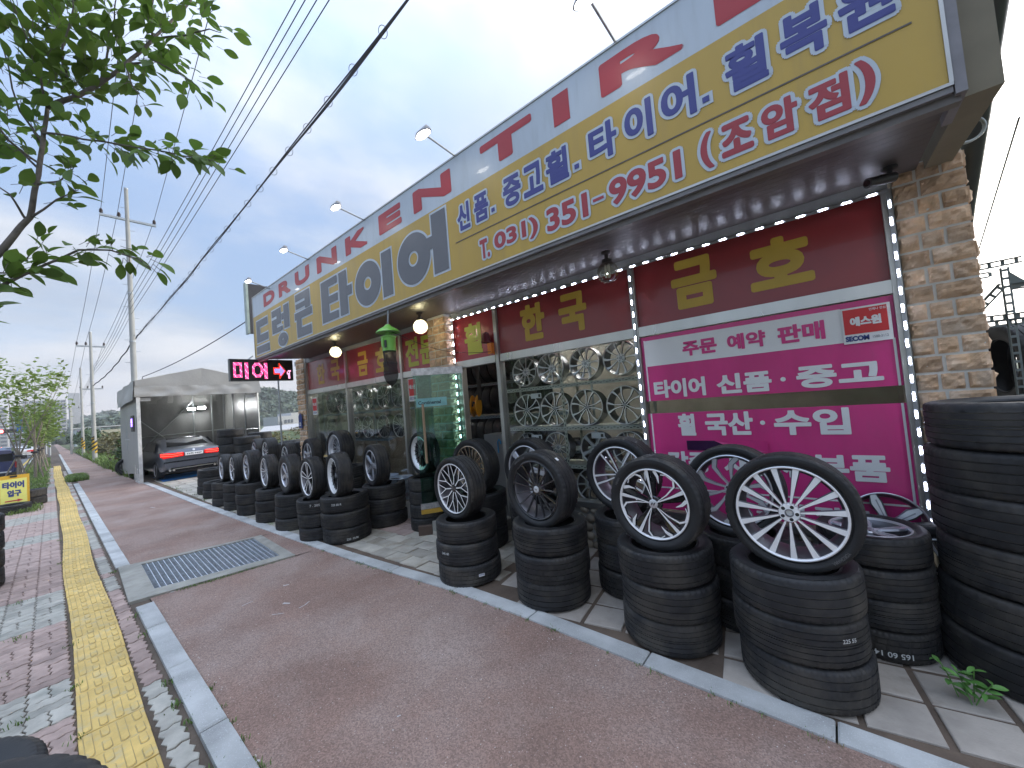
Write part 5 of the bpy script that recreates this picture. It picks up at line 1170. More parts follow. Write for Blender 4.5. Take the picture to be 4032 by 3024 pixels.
for ya, yb in ((Y0-.05, YR), (YR, Y1+.05)):
    za, zb = (3.70, ZR) if ya < YR-.1 else (ZR, 3.68)
    cloth([(X0+.05,ya,za),(X0+.05,yb,zb),(X1,yb,zb),(X1,ya,za)], 8, 10, .03, 3, ya, tarp, 'roof_sheet')
    cloth([(X0+.06,ya,3.42),(X0+.06,yb,3.42),(X0+.06,yb,zb),(X0+.06,ya,za)], 10, 5, .02, 3, ya, tarp, 'gable_sheet')
    cloth([(X1,ya,3.1),(X1,yb,3.1),(X1,yb,zb),(X1,ya,za)], 6, 4, .02, 3, ya, tarp, 'gable_sheet')
cloth([(X0+.10,Y0-.08,3.10),(X0+.10,Y1+.08,3.12),(X0+.07,Y1+.06,3.50),(X0+.07,Y0-.06,3.50)], 40, 5, .05, 9, 2, tarp, 'front_valance', fold=.4)
cloth([(X0+.05,Y0-.08,3.70),(X1,Y0-.08,3.70),(X1,Y0-.10,2.95),(X0+.08,Y0-.12,3.0)], 20, 5, .05, 5, 4, tarp, 'side_valance')
cloth([(X0,Y0,.35),(X1,Y0,.05),(X1,Y0,3.2),(X0,Y0,3.2)], 20, 10, .06, 3, 8, tarp, 'side_wall_sheet')
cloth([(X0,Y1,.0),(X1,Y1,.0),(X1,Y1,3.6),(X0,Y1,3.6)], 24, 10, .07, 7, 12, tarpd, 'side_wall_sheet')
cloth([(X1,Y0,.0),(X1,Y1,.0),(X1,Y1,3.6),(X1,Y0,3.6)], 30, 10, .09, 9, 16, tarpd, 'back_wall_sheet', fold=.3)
tp = mat('tent_pipe', (.45,.47,.47), rough=.35, metal=.7, var=.1)
def pole(p0, p1, r=.028): q = MB(); q.tube([p0, p1], r, 8); build('frame_pole', q, tp, tent, smooth=40)
for y in (Y0+.04, Y1-.04):
    for x in (X0+.02, X0-1.8, X0-3.6, X1+.1): pole((x,y,0),(x,y,3.45))
    pole((X0,y,3.45),(X1,y,3.45)); pole((X0,y,1.55),(X1,y,1.55))
pole((X0,Y0,3.42),(X0,Y1,3.42)); pole((X1+.12,Y0,1.55),(X1+.12,Y1,1.62)); pole((X1+.15,Y0,.3),(X1+.15,4.6,3.2),.024); pole((X1+.2,2.1,2.9),(X1+.2,4.4,.4),.024)
for x in (X1+.14,): 
    for y in (4.55, 5.3): pole((x,y,0),(x,y,3.4),.035)
q = MB(); q.box(X0-.02,X0+.07,1.99,2.09,0,3.15); q.box(X0-.5,X0-.42,1.99,2.07,0,.5); q.box(X0-.95,X0-.9,1.98,2.06,0,.6); q.box(X0-1.0,X0,1.99,2.05,.0,.05); build('corner_post', q, mat('white_post', (.6,.6,.58), rough=.5), tent)
t = thing('open_sign_panel', 'small dark LED panel with violet lettering on the tent corner', 'LED sign', (X0-.15, 1.93, 2.15))
part('cabinet', -.25,.25,-.06,0,-.28,.30,blackm,t); q = MB()
for k in range(26): q.box(-.2+.4*rnd.random(), -.2+.4*rnd.random()+.02, -.066,-.061, -.2+.45*rnd.random(), -.2+.45*rnd.random()+.02)
q = MB(); letter_mb(q, '영업중', -.20, .20, -.1, .2, -.064, .004); build('lettering', q, emit('violet_sign', (.35,.2,1), 2.5), t)
tf = emit('tent_flood', (.95,.98,1), 90)
for k, (x, y, z_, e) in enumerate(((X1+.35,4.45,2.75,1),(X1+.35,4.85,2.78,1),(X0-.2,2.25,3.02,0),(X0-.2,5.6,3.0,0))):
    t = thing('work_light', ('lit LED work light on the left of the pair at the back of the tent','lit LED work light on the right of the pair at the back of the tent','unlit white floodlight at the tent\'s left front corner','unlit white floodlight at the tent\'s right front corner')[k], 'floodlight', (x, y, z_))
    part('housing', -.05, .03, -.15, .15, -.06, .06, whitep, t); part('lens', .031, .075 if e else .034, -.13, .13, -.05, .05, tf if e else whitep, t)
bt = thing('blue_tarp', 'crumpled blue tarpaulin under the rear wheels of the car', 'tarpaulin', (0,0,0))
q = MB(); vs = []
for j in range(11):
    for i in range(15): vs.append((-18.4-.14*i*1.1+.1*noise.noise(Vector((i*.7,j*.5,1))), 2.5+.19*j, .025+.04*abs(noise.noise(Vector((i*.9,j*.9,5))))))
q.add(vs, [(j*15+i, (j+1)*15+i, (j+1)*15+i+1, j*15+i+1) for j in range(10) for i in range(14)]); build('sheet', q, mat('blue_tarp', (.02,.14,.42), rough=.4, var=.2), bt, fix=True)

# ------------------------------------------------------------ cars
def loft(sections, mi=0):
    """sections: lists of equally many points"""
    q = MB(); n = len(sections[0])
    for s in sections: q.v += [tuple(p) for p in s]
    for a_ in range(len(sections)-1):
        for i in range(n-1): q.f.append((a_*n+i, a_*n+i+1, (a_+1)*n+i+1, (a_+1)*n+i)); q.m.append(mi)
    return q
def car(label, loc, rz, paint, L_=4.9, W_=1.86, H_=1.46, wheels=True, plate='', tail_on=True, kind='sedan', group=None):
    """x = 0 at the rear bumper, car reaching to -x (nose away), so its tail faces +x"""
    t = thing('parked_car' if kind == 'sedan' else kind, label, 'car' if kind != 'van' else 'van', loc, (0,0,rz), group)
    hw = W_/2
    if kind == 'van': st = [(.02,.55,.95,1.05,.93),(.0,.45,1.0,1.62,.90),(-.3,.30,1.02,1.74,.90),(-2.6,.28,1.02,1.75,.90),(-3.3,.28,1.0,1.62,.88),(-3.9,.3,1.0,1.12,.93),(-4.6,.32,.85,.9,.9),(-4.75,.4,.7,.72,.85)]
    else: st = [(.0,.42,.70,.90,.90),(-.06,.30,.88,1.03,.95),(-.25,.26,.93,1.08,.97),(-.75,.26,.94,1.11,.99),(-1.35,.24,.96,1.40,1.0),(-2.0,.22,.96,H_,1.0),(-2.7,.22,.95,H_-.01,1.0),(-3.2,.24,.93,1.30,1.0),(-3.75,.26,.90,1.02,.99),(-4.4,.3,.80,.88,.96),(-4.8,.36,.66,.72,.88),(L_*-1,.42,.55,.6,.75)]
    def sec(x, zb, zs, zt, kw):
        w_ = hw*kw; roof = max(0, min(1, (zt-zs)/.5)); wr = w_*(1-.26*roof) if kind != 'van' else w_*(1-.12*roof)
        h = [(w_*.80, zb), (w_*.97, zb+.03), (w_, zb+.22), (w_*1.0, zb+(zs-zb)*.62), (w_*.965, zs), (wr*1.0+(w_*.93-wr)*.25, zs+(zt-zs)*.65), (wr*.93, zt-.03), (wr*.72, zt-.002), (0, zt+.012)]
        pts = [(x, -a_, b_) for a_, b_ in h] + [(x, a_, b_) for a_, b_ in h[-2::-1]]
        return pts
    q = loft([sec(*s) for s in st]); n = len(sec(*st[0]))
    q.f.append(tuple(range(n))); q.m.append(0); q.f.append(tuple(range((len(st)-1)*n, len(st)*n))[::-1]); q.m.append(0)
    body = build('body', q, paint, t, smooth=32, fix=True)
    gm = bpy.data.materials.get('car_glass') or mat('car_glass', (.006,.007,.008), rough=.18, var=0, spec=.15)
    chrome = steel
    if kind == 'sedan':
        rw = [(-.80,-.62,1.125),(-.80,.62,1.125),(-1.52,.50,1.425),(-1.52,-.50,1.425)]
        q = MB(); q.add([(x+.03, y*hw/.93, z_+.02) for x, y, z_ in rw], [(0,1,2,3)]); build('rear_window', q, gm, t, fix=True)
        for s in (-1, 1):
            q = MB(); q.add([(-.98,s*.925*hw/.93,.99),(-3.35,s*.935*hw/.93,.99),(-2.75,s*.80*hw/.93,1.36),(-1.45,s*.79*hw/.93,1.37)], [(0,1,2,3)]); build('side_window', q, gm, t, fix=True)
            q = MB(); q.box(-3.2,-3.0,s*hw*1.02-.02,s*hw*1.02+s*.16+.02 if s > 0 else s*hw*1.02+.02,.95,1.08); q.v = [(x, (y if s > 0 else y-.12), z_) for x, y, z_ in q.v]; build('wing_mirror', q, paint, t)
            tq = MB(); y0 = s*.30; y1 = s*.87
            P = [(.035,y0,.80),(.0+.012,y1,.76),(-.12,s*.925,.84),(-.10,s*.925,.945),(.0,y1,.955),(.03,y0,.93)]
            tq.add(P, [(0,1,4,5),(1,2,3,4)]); build('tail_light', tq, mat('tail_light_red', (.30,.01,.01), rough=.15, emis=(1,.01,.01), es=.2) if 'tail_light_red' not in bpy.data.materials else bpy.data.materials['tail_light_red'], t)
            tq = MB()
            for zz_ in (.84, .905): tq.tube([(.045,s*.34,zz_+.01),(.03,s*.60,zz_-.015),(.02,s*.86,zz_+.01),(-.06,s*.92,zz_+.02)], .012, 5)
            if tail_on: build('light_bar', tq, emit('tail_bar_red', (1,.03,.02), 3.5) if 'tail_bar_red' not in bpy.data.materials else bpy.data.materials['tail_bar_red'], t)
            tq = MB()
            for yy in (.60,.70): tq.tube([(-.1,s*yy,.33),(.05,s*yy,.33)], .038, 12)
            build('exhaust_pipe', tq, chrome, t, smooth=40)
        q = MB(); q.box(.0,.045,-.26,.26,.80,.91); build('number_plate', q, whitep, t)
        if plate:
            l_ = MB(); letter_mb(l_, plate, -.22, .22, .825, .885, 0, .002); q = MB(); q.merge(l_, Matrix.Translation((.0475,0,0)) @ Matrix.Rotation(R(90), 4, 'Z')); build('plate_lettering', q, inkd, t)
        q = MB(); q.box(-.08,.055,-.86,.86,.40,.50); q.v = [(x-.10*(abs(y)/.86)**3, y, z_) for x, y, z_ in q.v]; build('bumper', q, paint, t); q = MB(); q.box(-.03,.06,-.62,.62,.355,.375); build('chrome_strip', q, chrome, t); q = MB(); q.box(-.1,.02,-.80,.80,.24,.35); build('diffuser', q, gblack, t)
        q = MB(); q.lathe([(0,.003),(.035,.001),(.04,0)], 16); o = build('badge', q, silver, t, loc=(-.015,0,.985), rot=(0,R(70),0))
    else:
        q = MB(); q.add([(.035,-.72,1.06),(.035,.72,1.06),(.0,.66,1.52),(.0,-.66,1.52)],[(0,1,2,3)]); build('rear_window', q, gm, t)
        for s in (-1, 1):
            q = MB(); q.add([(-.3,s*(hw*.93),1.08),(-3.2,s*(hw*.94),1.08),(-3.0,s*hw*.88,1.55),(-.35,s*hw*.865,1.55)],[(0,1,2,3)]); build('side_window', q, gm, t)
            part('tail_light', .0, .045, s*.80-.06, s*.80+.06, .70, 1.0, mat('dull_red_lens', (.25,.01,.01), rough=.3) if 'dull_red_lens' not in bpy.data.materials else bpy.data.materials['dull_red_lens'], t)
            q = MB(); q.box(-3.5,-3.4,s*hw-.02 if s > 0 else s*hw-.2,s*hw+.2 if s > 0 else s*hw+.02,1.05,1.22); build('wing_mirror', q, gblack, t)
        part('number_plate', .0, .06, -.26, .26, .5, .62, whitep, t); part('bumper', -.1, .08, -.85, .85, .3, .48, gblack, t)
    if wheels:
        for x in (-.95, -L_+.95 if kind == 'sedan' else -3.75):
            for s in (-1, 1):
                w_ = tyre('car_tyre', None, 0,0,0, .33, .23, .22, 0, parent=t); w_.name = 'wheel'; w_.location = (x, s*(hw-.11), .33); w_.rotation_euler = (R(90)*(-s), 0, 0)
                q = MB(); q.lathe([(0,.09),(.21,.10),(.22,.115)], 20); build('rim', q, silver, w_, smooth=40)
                arch = MB(); arch.lathe([(.365,0),(.365,.02),(.30,.022),(0,.022)], 24); build('wheel_arch', arch, holem, t, loc=(x, s*(hw*.985), .35), rot=(R(-90)*s,0,0)).scale = (1,1,.2)
    return t
greyp = mat('grey_metallic_paint', (.13,.145,.18), rough=.28, metal=.6, var=.03, coat=1)
car('dark grey saloon car with glowing red tail lights backed out of the tent', (-18.35, 3.38, .05), R(2), greyp, plate='52허 9437')
car('dark blue van driving away at the left picture edge', (-32.5, -1.95, -.13), R(0), mat('dark_blue_paint', (.012,.02,.09), rough=.2, coat=1), kind='van', W_=1.7)
whp = mat('white_car_paint', (.7,.7,.7), rough=.3, coat=1)
car('white car driving away on the far road beyond the dark blue van', (-72, -2.1, -.13), 0, whp, tail_on=False)
car('white car waiting left of the others at the distant junction', (-86, -8.5, -.13), R(80), whp, tail_on=False)
car('silver car side on at the distant junction', (-84, -13.5, -.13), R(85), silver, tail_on=False)
# ------------------------------------------------------------ little entrance sign on a tyre
es = thing('entrance_sign', 'yellow board with Korean entrance lettering and red arrow standing on the pavement', 'sign', (-17.35, -.68, .10), (R(0), R(-6), 0))
yb_ = mat('board_yellow', (.62,.60,.16), rough=.5, var=.04, emis=(.8,.8,.2), es=.06); ob = mat('board_orange', (.62,.36,.03), rough=.5, var=.05)
part('orange_frame', -.06, 0, -.27, .27, 0, .86, ob, es); part('yellow_face', .001, .008, -.225, .225, .06, .76, yb_, es); part('clip', -.02, .012, -.06, .06, .80, .85, blackm, es)
def xtext(body, y0, y1, z0, z1, m, parent, x=.012, bold=.004, nm='lettering'):
    l_ = MB(); letter_mb(l_, body, y0, y1, z0, z1, 0, bold); q = MB(); q.merge(l_, Matrix.Translation((x,0,0)) @ Matrix.Rotation(R(90), 4, 'Z')); return build(nm, q, m, parent)
xtext('타이어', -.19, .18, .50, .69, navy, es, bold=.007); xtext('입구', -.11, .13, .28, .46, navy, es, bold=.007)
q = MB(); q.prism([(-.15,-.015),(.06,-.015),(.06,-.04),(.16,0),(.06,.04),(.06,.015),(-.15,.015)], 0, .003); o = build('red_arrow', q, mat('arrow_red', (.5,.04,.06), rough=.5), es, loc=(.012,0,.17)); o.rotation_euler = Matrix(((0,0,1),(1,0,0),(0,1,0))).to_euler()
tyre('tyre', 'black tyre lying flat in front of the yellow entrance sign', -16.9, -.72, .115, .36, .23, .22, 0)
for k in range(2): tyre('tyre', ('lower','upper')[k]+' tyre of the pair behind the yellow entrance sign', -18.2, -.42, .11+.22*k, .32, .22, .21, 1)
for k in range(3): tyre('tyre', ('bottom','middle','top')[k]+' tyre of the dark pile in the grass left of the tent', -24.9, 2.25+.05*k, .13+.24*k, .36, .24, .22, k, 'tyres piled in the grass beside the tent')
tyre('tyre', 'tyre leaning on its edge against the pile left of the tent', -24.2, 2.1, .36, .36, .24, .22, 0, 'tyres piled in the grass beside the tent', rot=(0, R(78), 0))
# ------------------------------------------------------------ utility poles and wires
polem = mat('concrete_pole', (.40,.40,.38), rough=.85, var=.1, vs=2)
stripe_y = mat('pole_band_yellow', (.62,.40,.03), rough=.6); stripe_b = mat('pole_band_black', (.03,.03,.03), rough=.6)
insm = mat('insulator_brown', (.05,.03,.025), rough=.3)
def utility_pole(label, x, y, h, r0=.19, arm=None, az_=None, lean=0, band=True, rungs=True):
    t = thing('utility_pole', label, 'utility pole', (x, y, -.1), (lean, 0, 0), 'concrete utility poles along the path')
    q = MB(); q.tube([(0,0,0),(0,0,h)], r0, 16, r1=r0*.55); build('pole', q, polem, t, smooth=40)
    q = MB(); q.lathe([(0,h+.03),(r0*.6,h+.02),(r0*.62,h-.05)], 14); build('pole_cap', q, galv, t)
    if arm:
        z_, a_, b_ = arm
        q = MB(); q.box(-.05,.05,a_,b_,z_-.05,z_+.05); build('crossarm', q, galv, t)
        for yy in (a_+.06, a_+.06+(b_-a_)*.30, b_-.06):
            q = MB(); q.lathe([(.02,0),(.02,.05),(.07,.06),(.07,.09),(.035,.10),(.07,.13),(.07,.16),(.035,.17),(.06,.20),(.03,.26),(0,.26)], 12); build('insulator', q, insm, t, loc=(0,yy,z_+.05), smooth=40)
    if rungs:
        q = MB(); z_ = h*.38
        while z_ < h*.95: s = 1 if int(z_*2) % 2 else -1; rr = r0*(1-.45*z_/h); q.tube([(0,s*rr*.8,z_),(0,s*(rr+.18),z_)], .012, 5); z_ += .55
        build('step_bolt', q, galv, t, kind='stuff')
    q = MB()
    for z_ in (h*.45, h*.62): q.lathe([(r0*(1-.45*z_/h)+.012,z_),(r0*(1-.45*z_/h)+.02,z_+.04),(r0*(1-.45*z_/h)+.012,z_+.08)], 14)
    build('clamp_band', q, galv, t)
    if band:
        q = MB(); n = 16; H = 1.1; zb = .7; rr = r0+.004
        for k in range(8):
            for j in range(n):
                a0, a1 = 2*math.pi*j/n, 2*math.pi*(j+1)/n; z0_ = lambda a_: zb + k*H/8 + a_/(2*math.pi)*H/2 - H/4
                q.add([(rr*math.cos(a0),rr*math.sin(a0),max(zb,z0_(a0))),(rr*math.cos(a1),rr*math.sin(a1),max(zb,z0_(a1) if a1 < 6.28 else z0_(a1))),(rr*math.cos(a1),rr*math.sin(a1),min(zb+H,max(zb,z0_(a1)+H/8))),(rr*math.cos(a0),rr*math.sin(a0),min(zb+H,max(zb,z0_(a0)+H/8)))],[(0,1,2,3)], k % 2)
        build('warning_band', q, [stripe_y, stripe_b], t)
    return t
utility_pole('tallest concrete pole rising behind the grey tent', -26.0, 2.66, 14.05, .135, (12.45, -.95, 1.05), band=False)
utility_pole('concrete pole with crossarm and striped foot right of the path', -40.5, 1.97, 9.4, .13, (8.35, -.72, .72))
utility_pole('thinner concrete pole with striped foot, just left of the crossarm pole', -56.5, 2.00, 8.7, .12, (6.6, -.1, 1.5))
utility_pole('distant slim pole left of the striped poles', -66, 1.45, 5.6, .10, band=False, rungs=False)
utility_pole('farthest pole before the apartment blocks', -95, 2.2, 7.4, .15, (6.6, -.9, .9), band=False, rungs=False)
wirem = mat('cable_black', (.06,.06,.07), rough=.5, var=.1)
def wire(label, pts, r, sag=0, name='overhead_wire', group='overhead wires'):
    P = []
    for a_, b_ in zip(pts, pts[1:]):
        n = 24
        for k in range(n):
            t_ = k/n; p = Vector(a_).lerp(Vector(b_), t_); p.z -= sag*4*t_*(1-t_); P.append(p)
    P.append(Vector(pts[-1])); q = MB(); q.tube(P, r, 6)
    return build(name, q, wirem, smooth=True, label=label, cat='wire', group=group)
for k, (ya, yb) in enumerate(((1.77,1.38),(2.33,1.86),(3.65,2.89))):
    far = (-40.5, 1.97-.66+(.43*k if k < 2 else 1.32), 8.55); dx = (yb-ya)/13.8
    wire(('leftmost','middle','rightmost')[k]+' high wire running over the insulators of the crossarm', [(24, ya+dx*50, 12.7), (-26, ya, 12.65), far, (-95, 2.2+(-.8+.8*k), 6.8)], .010, .35)
for k, (y0, x0) in enumerate(((2.45,-6.07),(2.51,-6.01),(2.6,-5.91),(2.7,-5.81))):
    wire(('first','second','third','fourth')[k]+' wire from the left of the parallel group of four above the shop front', [(18, y0-.05, 8.3), (-26, 2.55+.03*k, 8.35-.25*k), (-40.5, 2.1, 6.9-.2*k), (-56.5, 2.1, 6.5-.15*k)], .008, .25)
bc = thing('cable_bundle', 'thick bundle of telephone cables looped together, running down to the tallest pole', 'cable bundle', (0,0,0))
def bpt(t_):
    p = Vector((12, 2.78, 7.3)).lerp(Vector((-26, 2.85, 6.62)), t_); p.z -= .35*4*t_*(1-t_); return p
for k, r_ in enumerate((.011,.013,.010)):
    q = MB(); q.tube([bpt(i/150) + Vector((0, .018*math.cos(k*2.1+i*.30*(1 if k != 1 else .5)), .02*math.sin(k*2.1+i*.32)-.03*(k > 0))) for i in range(151)], r_, 6); build('cable', q, wirem, bc, smooth=True)
q = MB()
for i in range(2, 50):
    p = bpt(i/50); q.tube([(p.x+.03*math.sin(a_), p.y+.062*math.cos(a_*1), p.z-.03+.062*math.sin(a_)) for a_ in [j*math.pi/6 for j in range(13)]], .0045, 5, cap=False)
build('hanger_rings', q, wirem, bc)
q = MB(); q.tube([bpt(1)+Vector((0,.02*math.sin(i),-.0)) + Vector((-14.5*i/40, -.85*i/40, -1.2*i/40-.3*math.sin(math.pi*i/40))) for i in range(41)], .03, 6); build('cable', q, wirem, bc, smooth=True)
wire('thin wire from the signboard end down over the tent roof', [(-10.6, 3.15, 4.35), (-19.35, 2.2, 3.85), (-19.3, 2.1, 3.5)], .012, .12)
wire('thin wire in the bright sky right of the stone pillar', [(1.12, 4.2, 3.45), (1.5, 7.5, 3.05), (2.0, 20, 3.2)], .006, 0)
sp = thing('thin_steel_pole', 'thin steel pipe standing beside the left end pillar below the message board', 'pole', (-10.85, 3.75, 0)); q = MB(); q.tube([(0,0,0),(0,0,2.95)], .02, 8); build('pipe', q, galv, sp, smooth=40)

# ------------------------------------------------------------ trees
def foliage(name, c, var=.35, tr=.35):
    m = bpy.data.materials.new(name); m.use_nodes = True; t = m.node_tree; n = t.nodes; l = t.links
    b = n['Principled BSDF']; b.inputs['Roughness'].default_value = .55; out_ = n['Material Output']
    g = n.new('ShaderNodeNewGeometry'); r_ = n.new('ShaderNodeTexNoise'); r_.inputs['Scale'].default_value = 2.2; l.new(g.outputs['Position'], r_.inputs['Vector'])
    ri = n.new('ShaderNodeMapRange'); l.new(g.outputs['Random Per Island'], ri.inputs[0]); ri.inputs[3].default_value = 1-var; ri.inputs[4].default_value = 1+var
    h = n.new('ShaderNodeHueSaturation'); h.inputs['Color'].default_value = (*c, 1); l.new(ri.outputs[0], h.inputs['Value'])
    mr = n.new('ShaderNodeMapRange'); l.new(r_.outputs[0], mr.inputs[0]); mr.inputs[3].default_value = .47; mr.inputs[4].default_value = .52; l.new(mr.outputs[0], h.inputs['Hue'])
    l.new(h.outputs[0], b.inputs['Base Color'])
    tl_ = n.new('ShaderNodeBsdfTranslucent'); l.new(h.outputs[0], tl_.inputs[0]); mx = n.new('ShaderNodeMixShader'); mx.inputs[0].default_value = tr
    l.new(b.outputs[0], mx.inputs[1]); l.new(tl_.outputs[0], mx.inputs[2]); l.new(mx.outputs[0], out_.inputs[0]); return m
bark = mat('grey_brown_bark', (.13,.115,.10), rough=.9, var=.3, vs=30, bump=.003, bs=60)
barkl = mat('pale_bark', (.22,.19,.15), rough=.9, var=.3, vs=20)
fresh = foliage('fresh_leaf', (.105,.19,.03), .35, .45); young = foliage('young_tree_leaf', (.19,.27,.06), .35, .45); darkl = foliage('dark_foliage', (.06,.105,.035), .4, .2); brownb = foliage('brown_green_bush', (.17,.155,.06), .45, .2); hillf = foliage('hill_foliage', (.085,.12,.065), .35, .1)
# the near tree whose branches hang into the picture at the upper left
BR = dict(
trunk=[(-5.0,-1.05,-.1),(-4.9,-1.0,.8),(-4.55,-.85,1.5),(-4.186,-.623,2.062),(-3.842,-.371,2.69),(-3.736,-.17,2.989),(-3.732,-.108,3.11),(-3.732,-.05,3.238),(-3.683,-.02,3.436),(-3.708,.008,3.73),(-3.737,.034,3.999)],
b1=[(-3.737,.034,3.999),(-3.6,.145,4.045),(-3.535,.258,4.163),(-3.461,.376,4.327),(-3.428,.519,4.584),(-3.413,.649,4.822),(-3.412,.766,5.09)],
b2=[(-3.702,.009,3.795),(-3.478,.134,3.718),(-3.258,.257,3.626),(-3.044,.375,3.533),(-2.815,.504,3.451),(-2.634,.594,3.368),(-2.575,.644,3.343)],
b3=[(-4.1,-.56,2.2),(-3.85,-.35,2.5),(-3.718,-.269,2.703),(-3.687,-.12,2.817),(-3.684,.006,2.936),(-3.668,.143,3.06),(-3.507,.277,3.042),(-3.374,.391,2.967),(-3.322,.438,2.9)],
b4=[(-3.842,-.371,2.69),(-3.704,-.266,2.847),(-3.705,-.137,2.86),(-3.769,-.067,2.981),(-3.695,-.01,3.06)],
b5=[(-3.737,.034,3.999),(-3.606,.005,4.153),(-3.507,-.051,4.314),(-3.416,-.112,4.426)],
b6=[(-3.6,.145,4.045),(-3.793,.097,4.396),(-3.746,.122,4.642),(-3.774,.087,4.866)],
b7=[(-3.461,.376,4.327),(-3.314,.497,4.343),(-3.179,.615,4.233),(-3.092,.692,4.129)],
b8=[(-3.428,.519,4.584),(-3.251,.665,4.597),(-3.123,.77,4.632),(-3.056,.827,4.592)],
b9=[(-3.683,-.02,3.436),(-3.57,.073,3.452),(-3.35,.125,3.461)],
b10=[(-3.732,-.05,3.238),(-3.603,.052,3.34),(-3.487,.145,3.385)],
b11=[(-3.67,-.017,3.58),(-3.631,-.119,3.659),(-3.575,-.211,3.805)],
b12=[(-3.748,-.062,3.211),(-3.662,-.127,3.329),(-3.757,-.213,3.451)],
b13=[(-3.535,.258,4.163),(-3.518,.32,4.491),(-3.474,.344,4.707),(-3.436,.368,4.86)],
b14=[(-3.461,.376,4.327),(-3.295,.397,4.077),(-3.256,.433,3.997)],
b15=[(-3.708,.008,3.73),(-3.8,-.08,3.95),(-3.78,-.12,4.2),(-3.7,-.16,4.45)],
b16=[(-3.7,-.01,3.55),(-3.82,-.14,3.75),(-3.86,-.22,3.95)],
b17=[(-3.60,.145,4.045),(-3.55,.10,4.3),(-3.45,.15,4.55),(-3.4,.14,4.75)],
b18=[(-3.428,.519,4.584),(-3.30,.50,4.75),(-3.2,.55,4.9)])
nt_ = thing('leafy_tree', 'near broad leaved tree whose branches hang in at the upper left', 'tree', (0,0,0))
RAD = dict(trunk=(.026,.010), b1=(.016,.006), b3=(.012,.003), b2=(.007,.002))
for k, P in BR.items():
    a_, b_ = RAD.get(k, (.007,.002)); q = MB()
    # gentle bends between the given points
    PP = []
    for i in range(len(P)-1):
        for s in range(4):
            p = Vector(P[i]).lerp(Vector(P[i+1]), s/4); w_ = .012 if 0 < i or s else 0
            PP.append(p + Vector((noise.noise(p*6), noise.noise(p*6+Vector((9,0,0))), noise.noise(p*6+Vector((0,9,0)))))*w_)
    PP.append(Vector(P[-1])); q.tube(PP, a_, 8, r1=b_); build('trunk' if k == 'trunk' else 'branch', q, bark, nt_, smooth=True)
lf = leaf_mb(.106, .060, .22); lf.v = [(x*1.0, y, z_) for x, y, z_ in lf.v]
lmesh2 = bpy.data.meshes.new('leaf'); lmesh2.from_pydata(lf.v, [], lf.f); lmesh2.materials.append(fresh); lmesh2.polygons.foreach_set('use_smooth', [True]*len(lf.f))
leaves = []
r_ = random.Random(11)
dens = dict(b2=(15,.22), b3=(14,.25), b4=(9,.3), b1=(12,.0), b9=(9,.4), b10=(7,.4), b5=(18,.1), b6=(17,.1), b13=(17,.1), b15=(15,.1), b16=(10,.1), b17=(18,.1), b11=(12,.1), b12=(6,.3), b7=(12,.1), b8=(12,.1), b14=(10,.2), b18=(12,0))
for k, P in BR.items():
    if k == 'trunk': continue
    dn, start = dens.get(k, (12,.2)); V = [Vector(p) for p in P]; L_ = sum((b_-a_).length for a_, b_ in zip(V, V[1:])); n = int(L_*dn*1.9)
    for i in range(n):
        s = (start + (1-start)*(i+r_.random())/n)*L_; j = 0
        while j < len(V)-2 and s > (V[j+1]-V[j]).length: s -= (V[j+1]-V[j]).length; j += 1
        d = (V[j+1]-V[j]).normalized(); p = V[j] + d*min(s, (V[j+1]-V[j]).length)
        spread = .10 if k in ('b2','b3','b4','b9','b10','b14') else .17
        for _ in range(2 if spread < .12 else 3):
            off = Vector((r_.gauss(0,1), r_.gauss(0,1), r_.gauss(0,.8)))*spread*.42
            dirv = (d*r_.uniform(.2,1.2) + off.normalized()*.8 + Vector((0,0,r_.uniform(-.5,.25)))).normalized()
            leaves.append((p+off, dirv, r_.uniform(.62,1.1), r_.uniform(-.9,.9)))
r_.shuffle(leaves)
mass = MB(); twigs = MB()
for i, (p, d, s, roll) in enumerate(leaves):
    M_ = d.to_track_quat('X', 'Z').to_matrix().to_4x4() @ Matrix.Rotation(roll, 4, 'X')
    if i < 290:
        o = build('leaf', None, None, nt_, mesh=lmesh2); o.matrix_local = Matrix.Translation(p) @ M_ @ Matrix.Scale(s, 4)
    else: mass.merge(lf, Matrix.Translation(p) @ M_ @ Matrix.Scale(s, 4))
    twigs.tube([p - d*.05*s, p + d*.01], .0016, 4, cap=False)
build('leaves', mass, fresh, nt_, kind='stuff', smooth=True); build('leaf_stalks', twigs, bark, nt_, kind='stuff')

def crown(mb, cx, cy, cz, rx, ry, rz, n, size, r_, lobes=7, flat=.5, hollow=.0):
    lb = [(Vector((r_.uniform(-.62,.62), r_.uniform(-.62,.62), r_.uniform(-.6,.7))), r_.uniform(.28,.55)) for _ in range(lobes)]
    for _ in range(n):
        c_, rr = r_.choice(lb); d = Vector((r_.gauss(0,1), r_.gauss(0,1), r_.gauss(0,1))).normalized()*rr*(r_.random()**.4)
        p = c_ + d; P = Vector((cx+p.x*rx, cy+p.y*ry, cz+p.z*rz)); s = size*r_.uniform(.5,1.3)
        a_ = Vector((r_.gauss(0,1), r_.gauss(0,1), r_.gauss(0,flat))).normalized(); b_ = a_.cross(Vector((r_.gauss(0,.5), r_.gauss(0,.5), 1))).normalized()
        mb.add([P-a_*s*.5, P+b_*s*.28, P+a_*s*.5, P-b_*s*.28], [(0,1,2,3)])
